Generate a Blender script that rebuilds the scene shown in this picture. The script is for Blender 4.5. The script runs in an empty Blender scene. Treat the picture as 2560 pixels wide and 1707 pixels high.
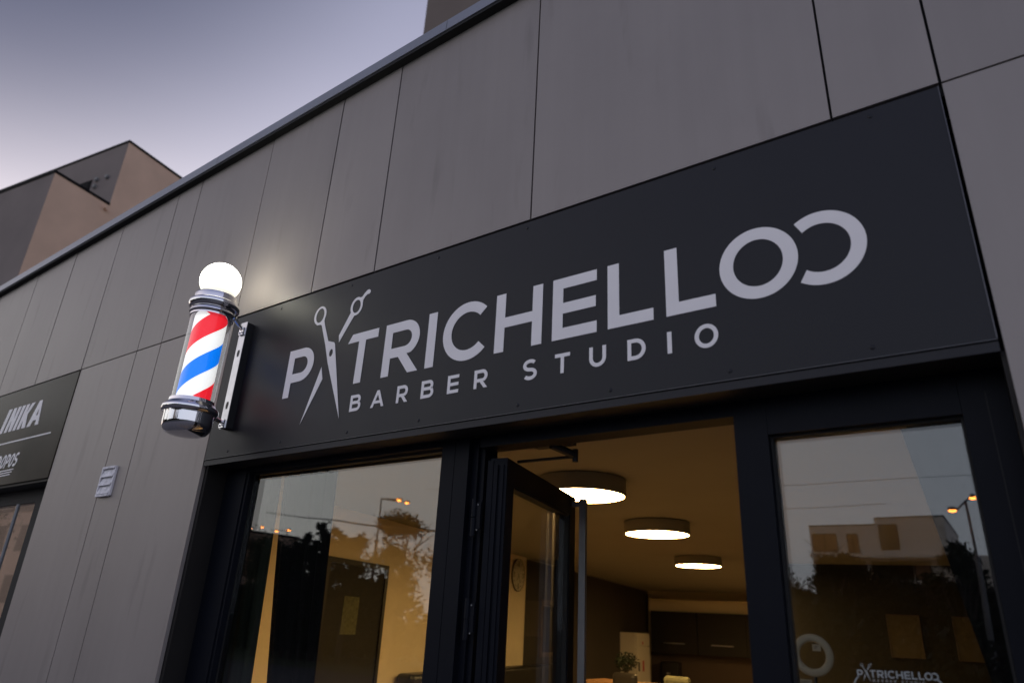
import bpy, math, random
from mathutils import Vector, Matrix
random.seed(7)
S = bpy.context.scene
COL = S.collection
rad = math.radians

# ------------------------------------------------------------------ camera
R_ = Vector((0.81778741, 0.57342285, 0.04909157))
U_ = Vector((0.18118414, -0.33747795, 0.92373207))
F_ = Vector((-0.5462564, 0.74652184, 0.37988035))
R_ = (R_ - F_*R_.dot(F_)).normalized(); U_ = R_.cross(F_)
cam = bpy.data.cameras.new('camera'); cam.sensor_width = 36; cam.lens = 24.298
cam.clip_start = .05; cam.clip_end = 2000
co = bpy.data.objects.new('camera', cam); COL.objects.link(co)
M = Matrix(((R_.x, U_.x, -F_.x), (R_.y, U_.y, -F_.y), (R_.z, U_.z, -F_.z))).to_4x4()
M.translation = Vector((0, -2.2, 1.6)); co.matrix_world = M
S.camera = co
cam.dof.use_dof = True; cam.dof.focus_distance = 3.7; cam.dof.aperture_fstop = 1.8

# ------------------------------------------------------------------ dusk sky
W = bpy.data.worlds.new('World'); S.world = W; W.use_nodes = True
nt = W.node_tree; nt.nodes.clear()
def N(t, **k):
    n = nt.nodes.new(t)
    for a, b in k.items(): setattr(n, a, b)
    return n
out = N('ShaderNodeOutputWorld'); bg = N('ShaderNodeBackground'); bg2 = N('ShaderNodeBackground'); add = N('ShaderNodeAddShader')
sky = N('ShaderNodeTexSky', sky_type='NISHITA'); sky.sun_disc = False
sky.sun_elevation = rad(1.5); sky.sun_rotation = rad(-75); sky.air_density = 1.0; sky.dust_density = 1.5
bg.inputs['Strength'].default_value = .05
nt.links.new(sky.outputs[0], bg.inputs['Color'])
tc = N('ShaderNodeTexCoord'); sx = N('ShaderNodeSeparateXYZ'); nt.links.new(tc.outputs['Generated'], sx.inputs[0])
cr = N('ShaderNodeValToRGB'); cr.color_ramp.interpolation = 'B_SPLINE'
e = cr.color_ramp.elements
stops = [(0, (1.60, 1.32, 1.24)), (.14, (1.56, 1.34, 1.32)), (.32, (1.12, 1.02, 1.07)), (.46, (.68, .64, .73)), (.60, (.44, .43, .56)), (.76, (.28, .285, .40)), (1, (.20, .21, .33))]
e[0].position = 0; e[0].color = (*stops[0][1], 1); e[1].position = 1; e[1].color = (*stops[-1][1], 1)
for p, c in stops[1:-1]:
    k = e.new(p); k.color = (*c, 1)
# thin high veil of cloud, drawn out sideways
mp = N('ShaderNodeMapping'); mp.inputs['Scale'].default_value = (1.2, 1.2, 5)
nz = N('ShaderNodeTexNoise'); nz.inputs['Scale'].default_value = 1.6; nz.inputs['Detail'].default_value = 4
nt.links.new(tc.outputs['Generated'], mp.inputs[0]); nt.links.new(mp.outputs[0], nz.inputs['Vector'])
ma = N('ShaderNodeMath', operation='MULTIPLY_ADD'); ma.inputs[1].default_value = .05; ma.inputs[2].default_value = -.025
nt.links.new(nz.outputs[0], ma.inputs[0])
ad = N('ShaderNodeMath', operation='ADD'); nt.links.new(sx.outputs['Z'], ad.inputs[0]); nt.links.new(ma.outputs[0], ad.inputs[1])
nt.links.new(ad.outputs[0], cr.inputs[0])
# the afterglow lies to the left of the street; away from it the dusk turns dimmer and bluer
dg_ = N('ShaderNodeVectorMath', operation='DOT_PRODUCT'); dg_.inputs[1].default_value = (-.96, .28, 0)
nt.links.new(tc.outputs['Generated'], dg_.inputs[0])
gm = N('ShaderNodeMapRange', interpolation_type='SMOOTHSTEP'); gm.inputs[1].default_value = -.6; gm.inputs[2].default_value = .75
nt.links.new(dg_.outputs['Value'], gm.inputs[0])
tint = N('ShaderNodeMix', data_type='RGBA'); tint.inputs[6].default_value = (.64, .71, .88, 1); tint.inputs[7].default_value = (1, 1, 1, 1)
nt.links.new(gm.outputs[0], tint.inputs[0])
mu = N('ShaderNodeMix', data_type='RGBA', blend_type='MULTIPLY'); mu.inputs[0].default_value = 1
nt.links.new(cr.outputs[0], mu.inputs[6]); nt.links.new(tint.outputs[2], mu.inputs[7])
# broad smooth lobe painted into the sky: darker and bluer high on the left
dk = N('ShaderNodeVectorMath', operation='DOT_PRODUCT'); dk.inputs[1].default_value = (-.66, -.06, .749)
nt.links.new(tc.outputs['Generated'], dk.inputs[0])
dm_ = N('ShaderNodeMapRange', interpolation_type='SMOOTHSTEP'); dm_.inputs[1].default_value = .845; dm_.inputs[2].default_value = .995
nt.links.new(dk.outputs['Value'], dm_.inputs[0])
dt = N('ShaderNodeMix', data_type='RGBA'); dt.inputs[6].default_value = (1, 1, 1, 1); dt.inputs[7].default_value = (.16, .18, .25, 1)
nt.links.new(dm_.outputs[0], dt.inputs[0])
mu2 = N('ShaderNodeMix', data_type='RGBA', blend_type='MULTIPLY'); mu2.inputs[0].default_value = 1
nt.links.new(mu.outputs[2], mu2.inputs[6]); nt.links.new(dt.outputs[2], mu2.inputs[7])
nt.links.new(mu2.outputs[2], bg2.inputs['Color']); bg2.inputs['Strength'].default_value = 1.0
nt.links.new(bg.outputs[0], add.inputs[0]); nt.links.new(bg2.outputs[0], add.inputs[1]); nt.links.new(add.outputs[0], out.inputs[0])

sun = bpy.data.lights.new('sun', 'SUN'); sun.energy = .15; sun.angle = rad(12); sun.color = (1, .72, .5)
so = bpy.data.objects.new('sun', sun); COL.objects.link(so)
sd = Vector((math.sin(rad(-75)), math.cos(rad(-75)), .03))   # just on the horizon, beyond the roof to the left
so.rotation_euler = sd.to_track_quat('Z', 'Y').to_euler()

S.view_settings.view_transform = 'Standard'; S.view_settings.look = 'None'
S.view_settings.exposure = .15; S.view_settings.gamma = 1; S.view_settings.use_curve_mapping = False
S.cycles.max_bounces = 10; S.cycles.transparent_max_bounces = 16; S.cycles.glossy_bounces = 6
S.cycles.sample_clamp_indirect = 6

# ------------------------------------------------------------------ materials
def mat(name, col, rough=.6, metal=0, noise=0, nscale=4, bump=0, bscale=60, emit=None, es=0, spec=.5, stretch=(1,1,1), rvar=0):
    m = bpy.data.materials.new(name); m.use_nodes = True; t = m.node_tree; b = t.nodes['Principled BSDF']
    b.inputs['Base Color'].default_value = (*col, 1); b.inputs['Roughness'].default_value = rough
    b.inputs['Metallic'].default_value = metal; b.inputs['Specular IOR Level'].default_value = spec
    if emit: b.inputs['Emission Color'].default_value = (*emit, 1); b.inputs['Emission Strength'].default_value = es
    if noise or bump or rvar:
        g = t.nodes.new('ShaderNodeNewGeometry'); mpp = t.nodes.new('ShaderNodeMapping'); mpp.inputs['Scale'].default_value = stretch
        t.links.new(g.outputs['Position'], mpp.inputs[0])
    if noise or rvar:
        n = t.nodes.new('ShaderNodeTexNoise'); n.inputs['Scale'].default_value = nscale; n.inputs['Detail'].default_value = 6
        t.links.new(mpp.outputs[0], n.inputs['Vector'])
    if noise:
        r = t.nodes.new('ShaderNodeValToRGB'); a, c = r.color_ramp.elements
        a.position = .3; c.position = .7
        a.color = (*[v*(1-noise) for v in col], 1); c.color = (*[v*(1+noise) for v in col], 1)
        t.links.new(n.outputs[0], r.inputs[0]); t.links.new(r.outputs[0], b.inputs['Base Color'])
    if rvar:
        mr = t.nodes.new('ShaderNodeMapRange'); mr.inputs[3].default_value = rough-rvar; mr.inputs[4].default_value = rough+rvar
        t.links.new(n.outputs[0], mr.inputs[0]); t.links.new(mr.outputs[0], b.inputs['Roughness'])
    if bump:
        n2 = t.nodes.new('ShaderNodeTexNoise'); n2.inputs['Scale'].default_value = bscale; n2.inputs['Detail'].default_value = 3
        t.links.new(g.outputs['Position'], n2.inputs['Vector'])
        bp = t.nodes.new('ShaderNodeBump'); bp.inputs['Strength'].default_value = bump; bp.inputs['Distance'].default_value = .01
        t.links.new(n2.outputs[0], bp.inputs['Height']); t.links.new(bp.outputs[0], b.inputs['Normal'])
    return m

def panel_material():
    """grey coated sheet: slight tone per panel, faint rain streaks and cloudy dirt"""
    m = bpy.data.materials.new('panel_coat'); m.use_nodes = True; t = m.node_tree; b = t.nodes['Principled BSDF']
    def nd(ty, **k):
        n = t.nodes.new(ty)
        for a, c in k.items(): setattr(n, a, c)
        return n
    g = nd('ShaderNodeNewGeometry'); oi = nd('ShaderNodeObjectInfo')
    m1 = nd('ShaderNodeMapping'); m1.inputs['Scale'].default_value = (15, 1, .7)
    n1 = nd('ShaderNodeTexNoise'); n1.inputs['Scale'].default_value = 1; n1.inputs['Detail'].default_value = 5
    m2 = nd('ShaderNodeMapping'); m2.inputs['Scale'].default_value = (1.6, 1, 1.1)
    n2 = nd('ShaderNodeTexNoise'); n2.inputs['Scale'].default_value = 1.3; n2.inputs['Detail'].default_value = 6
    m3 = nd('ShaderNodeMapping'); m3.inputs['Scale'].default_value = (9, 1, 1.4)
    n3 = nd('ShaderNodeTexNoise'); n3.inputs['Scale'].default_value = 1; n3.inputs['Detail'].default_value = 3
    for a, c in ((m1, n1), (m2, n2), (m3, n3)):
        t.links.new(g.outputs['Position'], a.inputs[0]); t.links.new(a.outputs[0], c.inputs['Vector'])
    f = nd('ShaderNodeMath', operation='MULTIPLY_ADD'); f.inputs[1].default_value = .13; f.inputs[2].default_value = .845
    t.links.new(n1.outputs[0], f.inputs[0])
    f2 = nd('ShaderNodeMath', operation='MULTIPLY_ADD'); f2.inputs[1].default_value = .34; t.links.new(n2.outputs[0], f2.inputs[0]); t.links.new(f.outputs[0], f2.inputs[2])
    f3 = nd('ShaderNodeMath', operation='MULTIPLY_ADD'); f3.inputs[1].default_value = .10; t.links.new(oi.outputs['Random'], f3.inputs[0]); t.links.new(f2.outputs[0], f3.inputs[2])
    # rare darker runs
    r3 = nd('ShaderNodeMapRange'); r3.inputs[1].default_value = .60; r3.inputs[2].default_value = .72; r3.inputs[3].default_value = 1; r3.inputs[4].default_value = .86
    t.links.new(n3.outputs[0], r3.inputs[0])
    f4 = nd('ShaderNodeMath', operation='MULTIPLY'); t.links.new(f3.outputs[0], f4.inputs[0]); t.links.new(r3.outputs[0], f4.inputs[1])
    mx = nd('ShaderNodeVectorMath', operation='SCALE'); mx.inputs[0].default_value = PANEL_COL
    t.links.new(f4.outputs[0], mx.inputs['Scale']); t.links.new(mx.outputs[0], b.inputs['Base Color'])
    b.inputs['Metallic'].default_value = .22; b.inputs['Specular IOR Level'].default_value = .38
    rr = nd('ShaderNodeMapRange'); rr.inputs[3].default_value = .40; rr.inputs[4].default_value = .54
    t.links.new(n2.outputs[0], rr.inputs[0]); t.links.new(rr.outputs[0], b.inputs['Roughness'])
    return m
PANEL_COL = (.255, .226, .208)

def glass_material(name='window_glass', tint=(.95, .965, .95), k=1.6):
    """one face of a double glazed unit: Schlick reflection over clear transmission, same from both sides"""
    m = bpy.data.materials.new(name); m.use_nodes = True; t = m.node_tree; t.nodes.clear()
    o = t.nodes.new('ShaderNodeOutputMaterial'); mix = t.nodes.new('ShaderNodeMixShader')
    tr = t.nodes.new('ShaderNodeBsdfTransparent'); gl = t.nodes.new('ShaderNodeBsdfGlossy')
    tr.inputs[0].default_value = (*tint, 1); gl.inputs['Roughness'].default_value = 0.0; gl.inputs[0].default_value = (1, 1, 1, 1)
    g = t.nodes.new('ShaderNodeNewGeometry')
    dp = t.nodes.new('ShaderNodeVectorMath'); dp.operation = 'DOT_PRODUCT'
    t.links.new(g.outputs['Normal'], dp.inputs[0]); t.links.new(g.outputs['Incoming'], dp.inputs[1])
    def mth(op, a, b=None):
        n = t.nodes.new('ShaderNodeMath'); n.operation = op; n.use_clamp = False
        for i, v in enumerate((a, b)):
            if v is None: continue
            if isinstance(v, (int, float)): n.inputs[i].default_value = v
            else: t.links.new(v, n.inputs[i])
        return n.outputs[0]
    c = mth('ABSOLUTE', dp.outputs['Value']); p = mth('POWER', mth('SUBTRACT', 1, c), 5)
    f = mth('MULTIPLY_ADD', p, .957); t.nodes[-1].inputs[2].default_value = .043
    f = mth('SUBTRACT', 1, mth('POWER', mth('SUBTRACT', 1, f), k))
    t.links.new(f, mix.inputs[0]); t.links.new(tr.outputs[0], mix.inputs[1]); t.links.new(gl.outputs[0], mix.inputs[2])
    # very slight waviness of the sheet
    n = t.nodes.new('ShaderNodeTexNoise'); n.inputs['Scale'].default_value = 1.6; n.inputs['Detail'].default_value = 1
    t.links.new(g.outputs['Position'], n.inputs['Vector'])
    bp = t.nodes.new('ShaderNodeBump'); bp.inputs['Strength'].default_value = .05; bp.inputs['Distance'].default_value = .02
    t.links.new(n.outputs[0], bp.inputs['Height']); t.links.new(bp.outputs[0], gl.inputs['Normal'])
    t.links.new(mix.outputs[0], o.inputs[0])
    return m

MAT = dict(
 panel=panel_material(),
 joint=mat('joint_black', (.006, .006, .007), .8),
 coping=mat('coping_metal', (.25, .26, .30), .42, .3, noise=.06, nscale=3, stretch=(.6, 1, 1)),
 sign=mat('sign_board', (.009, .0095, .013), .46, 0, noise=.12, nscale=5, bump=.03, bscale=900, rvar=.05, spec=.32),
 trim_highlight=mat('sign_trim_highlight', (.12, .12, .13), .35, .6),
 letter=mat('letter_vinyl', (.88, .84, .83), .5, 0, noise=.03, nscale=6),
 drip=mat('drip_edge', (.011, .011, .015), .5, 0, noise=.1, spec=.35),
 reveal=mat('reveal_sheet', (.016, .014, .013), .55, .1, noise=.12, nscale=3, spec=.3),
 frame=mat('window_frame_coat', (.004, .005, .009), .5, 0, spec=.12, noise=.08, nscale=6, bump=.05, bscale=700),
 rubber=mat('black_rubber', (.006, .006, .006), .7),
 glass=glass_material(),
 chrome=mat('chrome', (.74, .73, .75), .07, 1, rvar=.05, nscale=8),
 chrome_dull=mat('brushed_steel', (.55, .54, .57), .28, 1, noise=.12, nscale=18),
 boxblack=mat('black_plastic', (.008, .008, .009), .5),
 globe=mat('lit_globe', (.9, .9, .86), .25, 0, emit=(1, .97, .80), es=14),
 plaster=mat('wall_plaster', (.80, .68, .48), .85, 0, noise=.04, nscale=2, bump=.1, bscale=90),
 ceiling=mat('ceiling_paint', (.25, .23, .18), .9, 0, noise=.03, nscale=2),
 darkwall=mat('dark_wall_paint', (.038, .031, .026), .8, 0, noise=.08, nscale=3),
 partition=mat('partition_paint', (.022, .020, .020), .85, 0, noise=.08, nscale=3),
 floor=mat('floor_tile', (.34, .28, .22), .4, 0, noise=.1, nscale=3),
 diffuser=mat('lamp_diffuser', (.9, .85, .75), .5, 0, emit=(1, .61, .22), es=54),
 lampring=mat('lamp_housing', (.40, .37, .30), .6),
 cabinet=mat('cabinet_front', (.009, .006, .005), .45, 0, noise=.15, nscale=5, stretch=(1, 1, 6)),
 wood=mat('oak_edge', (.42, .22, .09), .5, 0, noise=.2, nscale=8, stretch=(1, 8, 8)),
 white=mat('white_enamel', (.72, .68, .60), .35),
 red=mat('red_sticker', (.5, .02, .02), .5),
 paper=mat('paper', (.30, .25, .17), .8),
 leaf=mat('house_leaf', (.010, .018, .007), .6, noise=.4, nscale=9),
 treeleaf=mat('tree_leaf', (.022, .030, .013), .8, noise=.5, nscale=1.2),
 bark=mat('bark', (.06, .045, .035), .9, noise=.3, nscale=9, stretch=(1, 1, .2)),
 leather=mat('dark_leather', (.02, .018, .016), .35),
 olive=mat('olive_fabric', (.10, .10, .05), .8, noise=.3, nscale=30),
 clockface=mat('clock_face', (.62, .58, .46), .5),
 ink=mat('black_print', (.01, .01, .01), .6),
 curtain=mat('dark_drape', (.005, .005, .006), .85, spec=.05, noise=.2, nscale=20, stretch=(4, 4, .3)),
 curtain2=mat('grey_green_drape', (.030, .038, .030), .9, spec=.05, noise=.25, nscale=14, stretch=(4, 4, .3)),
 concrete=mat('concrete', (.22, .21, .2), .8, noise=.2, nscale=3),
 asphalt=mat('asphalt', (.05, .05, .052), .85, noise=.2, nscale=12, bump=.3, bscale=80),
 paving=mat('paving', (.17, .16, .155), .8, noise=.15, nscale=2, bump=.1, bscale=50),
 grass=mat('grass', (.04, .055, .02), .9, noise=.4, nscale=6),
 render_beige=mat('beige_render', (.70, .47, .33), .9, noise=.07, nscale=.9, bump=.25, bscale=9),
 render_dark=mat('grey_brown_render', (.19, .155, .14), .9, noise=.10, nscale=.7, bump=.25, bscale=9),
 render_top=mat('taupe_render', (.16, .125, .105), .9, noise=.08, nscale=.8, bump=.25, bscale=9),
 render_pale=mat('pale_render', (.78, .71, .62), .9, noise=.06, nscale=.5),
 flash=mat('roof_flashing', (.010, .009, .009), .8, spec=.1),
 darkpane=mat('dark_pane', (.02, .02, .024), .12),
 orangewood=mat('timber_shutter', (.30, .14, .07), .6, noise=.2, nscale=6),
 steel=mat('galvanised_pole', (.22, .22, .23), .55, .5, noise=.1),
 sodium=mat('sodium_lamp', (.9, .6, .3), .5, emit=(1, .30, .05), es=24),
 ventw=mat('vent_plastic', (.70, .68, .70), .6, noise=.25, nscale=30),
 decal=mat('glass_decal', (.30, .33, .33), .6),
 skin_dark=mat('coffee_black', (.012, .011, .011), .3),
 terra=mat('pot_clay', (.10, .07, .055), .7),
)

# ------------------------------------------------------------------ mesh helpers
class MB:
    def __init__(s): s.v = []; s.f = []; s.mi = []; s.sm = []
    def add(s, vs, fs, mi=0, sm=False):
        o = len(s.v); s.v += [tuple(v) for v in vs]
        for f in fs: s.f.append([i+o for i in f]); s.mi.append(mi); s.sm.append(sm)
        return s
    def box(s, x0, x1, y0, y1, z0, z1, mi=0, fn=None):
        vs = [(x, y, z) for x in (x0, x1) for y in (y0, y1) for z in (z0, z1)]
        if fn: vs = [fn(*v) for v in vs]
        return s.add(vs, [(0, 1, 3, 2), (4, 6, 7, 5), (0, 4, 5, 1), (2, 3, 7, 6), (0, 2, 6, 4), (1, 5, 7, 3)], mi)
    def prism(s, poly, a, b, fn, mi=0):
        """poly in 2D swept from a to b; fn(u,v,w)->xyz"""
        n = len(poly); vs = [fn(u, v, a) for u, v in poly] + [fn(u, v, b) for u, v in poly]
        fs = [list(range(n))[::-1], list(range(n, 2*n))] + [(i, (i+1) % n, n+(i+1) % n, n+i) for i in range(n)]
        return s.add(vs, fs, mi)
    def lathe(s, prof, c, seg=48, mi=0, ang=0, axis='z', a0=0, a1=2*math.pi):
        n = len(prof); full = abs(a1-a0-2*math.pi) < 1e-6; vs = []; k = seg if full else seg+1
        for i in range(k):
            a = a0+(a1-a0)*i/seg+ang
            for r, z in prof:
                if axis == 'z': vs.append((c[0]+r*math.cos(a), c[1]+r*math.sin(a), c[2]+z))
                elif axis == 'y': vs.append((c[0]+r*math.cos(a), c[1]+z, c[2]+r*math.sin(a)))
        fs = []
        for i in range(seg):
            j = (i+1) % k
            for q in range(n-1): fs.append((i*n+q, j*n+q, j*n+q+1, i*n+q+1))
        return s.add(vs, fs, mi, True)
    def tube(s, p, q, r0, r1=None, seg=10, mi=0, caps=True):
        r1 = r0 if r1 is None else r1; p = Vector(p); q = Vector(q); d = (q-p).normalized()
        a = d.orthogonal().normalized(); b = d.cross(a); vs = []
        for c, r in ((p, r0), (q, r1)):
            for i in range(seg):
                t = 2*math.pi*i/seg; vs.append(c+a*math.cos(t)*r+b*math.sin(t)*r)
        fs = [(i, (i+1) % seg, seg+(i+1) % seg, seg+i) for i in range(seg)]
        s.add(vs, fs, mi, True)
        if caps: s.add(vs, [list(range(seg))[::-1], list(range(seg, 2*seg))], mi)
        return s
    def sphere(s, c, r, seg=24, rings=14, mi=0, sc=(1, 1, 1)):
        vs = [(c[0], c[1], c[2]-r*sc[2])]; fs = []
        for i in range(1, rings):
            a = -math.pi/2+math.pi*i/rings
            for j in range(seg):
                t = 2*math.pi*j/seg; vs.append((c[0]+r*sc[0]*math.cos(a)*math.cos(t), c[1]+r*sc[1]*math.cos(a)*math.sin(t), c[2]+r*sc[2]*math.sin(a)))
        vs.append((c[0], c[1], c[2]+r*sc[2])); T = len(vs)-1
        for j in range(seg):
            k = (j+1) % seg; fs.append((0, 1+k, 1+j)); fs.append((T, T-seg+j, T-seg+k))
            for i in range(rings-2): fs.append((1+i*seg+j, 1+i*seg+k, 1+(i+1)*seg+k, 1+(i+1)*seg+j))
        return s.add(vs, fs, mi, True)
    def build(s, name, mats, parent=None, **props):
        me = bpy.data.meshes.new(name); me.from_pydata(s.v, [], s.f); me.update()
        if not isinstance(mats, (list, tuple)): mats = [mats]
        for m in mats: me.materials.append(MAT[m] if isinstance(m, str) else m)
        for p, i, k in zip(me.polygons, s.mi, s.sm): p.material_index = i; p.use_smooth = k
        if any(s.sm):
            try: me.set_sharp_from_angle(angle=rad(40))
            except Exception: pass
        o = bpy.data.objects.new(name, me); COL.objects.link(o)
        if parent is not None:
            o.parent = parent
            o.matrix_parent_inverse = wm(parent).inverted()
        for k, v in props.items(): o[k] = v
        return o
def wm(o):
    m = o.matrix_basis.copy()
    if o.parent: m = wm(o.parent) @ o.matrix_parent_inverse @ m
    return m
def thing(name, label, cat, loc=(0, 0, 0), group=None):
    o = bpy.data.objects.new(name, None); o.empty_display_size = .1; COL.objects.link(o); o.location = loc
    o['label'] = label; o['category'] = cat
    if group: o['group'] = group
    return o
def box(name, m, x0, x1, y0, y1, z0, z1, parent=None, fn=None, **k): return MB().box(x0, x1, y0, y1, z0, z1, 0, fn).build(name, m, parent, **k)

def flat(name, m, contours, parent, y, thick=.0012, bev=0):
    """filled outline (first contour outside, rest holes) standing in the facade plane at y, facing -y"""
    cu = bpy.data.curves.new(name, 'CURVE'); cu.dimensions = '2D'; cu.fill_mode = 'BOTH'; cu.extrude = thick/2
    for c in contours:
        sp = cu.splines.new('POLY'); sp.points.add(len(c)-1); sp.use_cyclic_u = True
        for i, (x, z) in enumerate(c): sp.points[i].co = (x, z, 0, 1)
    tmp = bpy.data.objects.new('tmp', cu); COL.objects.link(tmp)
    dg = bpy.context.evaluated_depsgraph_get(); me = bpy.data.meshes.new_from_object(tmp.evaluated_get(dg))
    bpy.data.objects.remove(tmp); bpy.data.curves.remove(cu)
    me.name = name
    for v in me.vertices: v.co = Vector((v.co.x, y+v.co.z*-1, v.co.y))
    me.materials.clear(); me.materials.append(MAT[m])
    o = bpy.data.objects.new(name, me); COL.objects.link(o)
    o.parent = parent; o.matrix_parent_inverse = wm(parent).inverted()
    return o

def arc(cx, cz, r, a0, a1, n=28, rz=None):
    rz = r if rz is None else rz
    return [(cx+r*math.cos(rad(a0+(a1-a0)*i/n)), cz+rz*math.sin(rad(a0+(a1-a0)*i/n))) for i in range(n+1)]
def glyph(ch, x0, x1, z0, z1, s):
    """geometric sans capitals, box (x0..x1, z0..z1), stroke s"""
    w, h = x1-x0, z1-z0
    if ch in 'PR':
        b = .30*h if ch == 'P' else .33*h
        zb = z0+b; r = (z1-zb)/2; cx = x1-r - (.03*w if ch == 'R' else 0); cz = zb+r
        outer = [(x0, z0), (x0+s, z0), (x0+s, zb)]
        if ch == 'R': outer += [(x0+.43*w, zb), (x1-1.27*s, z0), (x1, z0), (x0+.66*w, zb+.035*h)] + arc(cx, cz, r, -62, 90)
        else: outer += arc(cx, cz, r, -90, 90)
        outer += [(x0, z1)]
        return [outer, [(x0+s, zb+s)] + arc(cx, cz, r-s, -90, 90) + [(x0+s, z1-s)]]
    if ch == 'B':
        zm = z0+.53*h; r1 = (zm-z0+s*.5)/2; r2 = (z1-zm+s*.5)/2; c1 = x1-r1; c2 = x1-r2-.05*w
        return [[(x0, z0)] + arc(c1, z0+r1, r1, -90, 62) + arc(c2, z1-r2, r2, -58, 90) + [(x0, z1)],
                [(x0+s, z0+s)] + arc(c1, z0+r1, r1-s, -90, 90) + [(x0+s, z0+2*r1-s)],
                [(x0+s, z1-2*r2+s)] + arc(c2, z1-r2, r2-s, -90, 90) + [(x0+s, z1-s)]]
    if ch == 'D':
        r = h/2; return [[(x0, z0)] + arc(x1-r, z0+r, r, -90, 90) + [(x0, z1)], [(x0+s, z0+s)] + arc(x1-r, z0+r, r-s, -90, 90) + [(x0+s, z1-s)]]
    if ch == 'I': return [[(x0, z0), (x1, z0), (x1, z1), (x0, z1)]]
    if ch == 'L': return [[(x0, z0), (x1, z0), (x1, z0+s*.98), (x0+s, z0+s*.98), (x0+s, z1), (x0, z1)]]
    if ch == 'T': c = (x0+x1)/2; return [[(c-s/2, z0), (c+s/2, z0), (c+s/2, z1-s), (x1, z1-s), (x1, z1), (x0, z1), (x0, z1-s), (c-s/2, z1-s)]]
    if ch == 'H':
        zm = z0+h*.495; return [[(x0, z0), (x0+s, z0), (x0+s, zm-s*.5), (x1-s, zm-s*.5), (x1-s, z0), (x1, z0), (x1, z1), (x1-s, z1), (x1-s, zm+s*.45), (x0+s, zm+s*.45), (x0+s, z1), (x0, z1)]]
    if ch == 'E':
        zm = z0+h*.495; return [[(x0, z0), (x1, z0), (x1, z0+s*.98), (x0+s, z0+s*.98), (x0+s, zm-s*.48), (x1-.02*w, zm-s*.48), (x1-.02*w, zm+s*.48), (x0+s, zm+s*.48), (x0+s, z1-s*.98), (x1, z1-s*.98), (x1, z1), (x0, z1)]]
    if ch == 'A':
        c = (x0+x1)/2; q = s*1.05; zb = z0+.22*h
        def xi(z, side): # inner edge at z
            t = (z-z0)/(h-q*1.1); return (x0+q)+(c-x0-q)*t if side < 0 else (x1-q)-(x1-q-c)*t
        return [[(x0, z0), (x0+q, z0), (xi(zb, -1), zb), (xi(zb, 1), zb), (x1-q, z0), (x1, z0), (c+s*.5, z1), (c-s*.5, z1)],
                [(xi(zb+s*.9, -1), zb+s*.9), (xi(zb+s*.9, 1), zb+s*.9), (c, z1-q*1.25)]]
    if ch == 'U':
        r = w/2; c = (x0+x1)/2
        return [[(x0, z1)] + arc(c, z0+r, r, 180, 360) + [(x1, z1), (x1-s, z1)] + arc(c, z0+r, r-s, 360, 180) + [(x0+s, z1)]]
    if ch == 'O':
        c = ((x0+x1)/2, (z0+z1)/2); return [arc(*c, w/2, 0, 357, 71, h/2), arc(*c, w/2-s, 0, 357, 71, h/2-s)]
    if ch == 'S':
        c = (x0+x1)/2; r = h/4+s/4; rx = w/2; pts = []
        top = arc(c, z1-r, rx-s/2, 35, 250, 18, r-s/2); bot = arc(c, z0+r, rx-s/2, 70, -145, 18, r-s/2)
        cl = top + bot; L = []; Rr = []
        for i, p in enumerate(cl):
            a = cl[max(0, i-1)]; b = cl[min(len(cl)-1, i+1)]; dx, dz = b[0]-a[0], b[1]-a[1]; l = math.hypot(dx, dz) or 1
            L.append((p[0]-dz/l*s/2, p[1]+dx/l*s/2)); Rr.append((p[0]+dz/l*s/2, p[1]-dx/l*s/2))
        return [L + Rr[::-1]]
    if ch == 'N': return [[(x0, z0), (x0+s, z0), (x0+s, z0+.55*h), (x1-s, z0), (x1, z0), (x1, z1), (x1-s, z1), (x1-s, z0+.45*h), (x0+s, z1), (x0, z1)]]
    if ch == 'K': return [[(x0, z0), (x0+s, z0), (x0+s, z0+.36*h), (x1-s*1.15, z0), (x1+s*.1, z0), (x0+.62*w, z0+.56*h), (x1, z1), (x1-s*1.15, z1), (x0+s, z0+.60*h), (x0+s, z1), (x0, z1)]]

# ------------------------------------------------------------------ the ground
def ground_sheet(name, m, x0, x1, y0, y1, z): return MB().add([(x0, y0, z), (x1, y0, z), (x1, y1, z), (x0, y1, z)], [(0, 1, 2, 3)]).build(name, m, kind='structure')
GZ = -.10
ground_sheet('ground', 'grass', -600, 600, -600, 600, GZ-.15)
ground_sheet('road', 'asphalt', -400, 400, -16, -8, GZ-.11)
box('pavement', 'paving', -90, 60, -8, .55, GZ-.13, GZ, kind='structure')
box('kerb', 'concrete', -90, 60, -8.14, -8.003, GZ-.13, GZ+.004, kind='structure')

# ------------------------------------------------------------------ shop building and its cladding
bld = thing('shop_building', 'low shop building clad in flat grey metal panels with thin black joints', 'building', (0, 0, GZ))
def ztop(x): return 4.563+(x+8.2)*.030      # the parapet climbs slightly to the right
B = MB()
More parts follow.
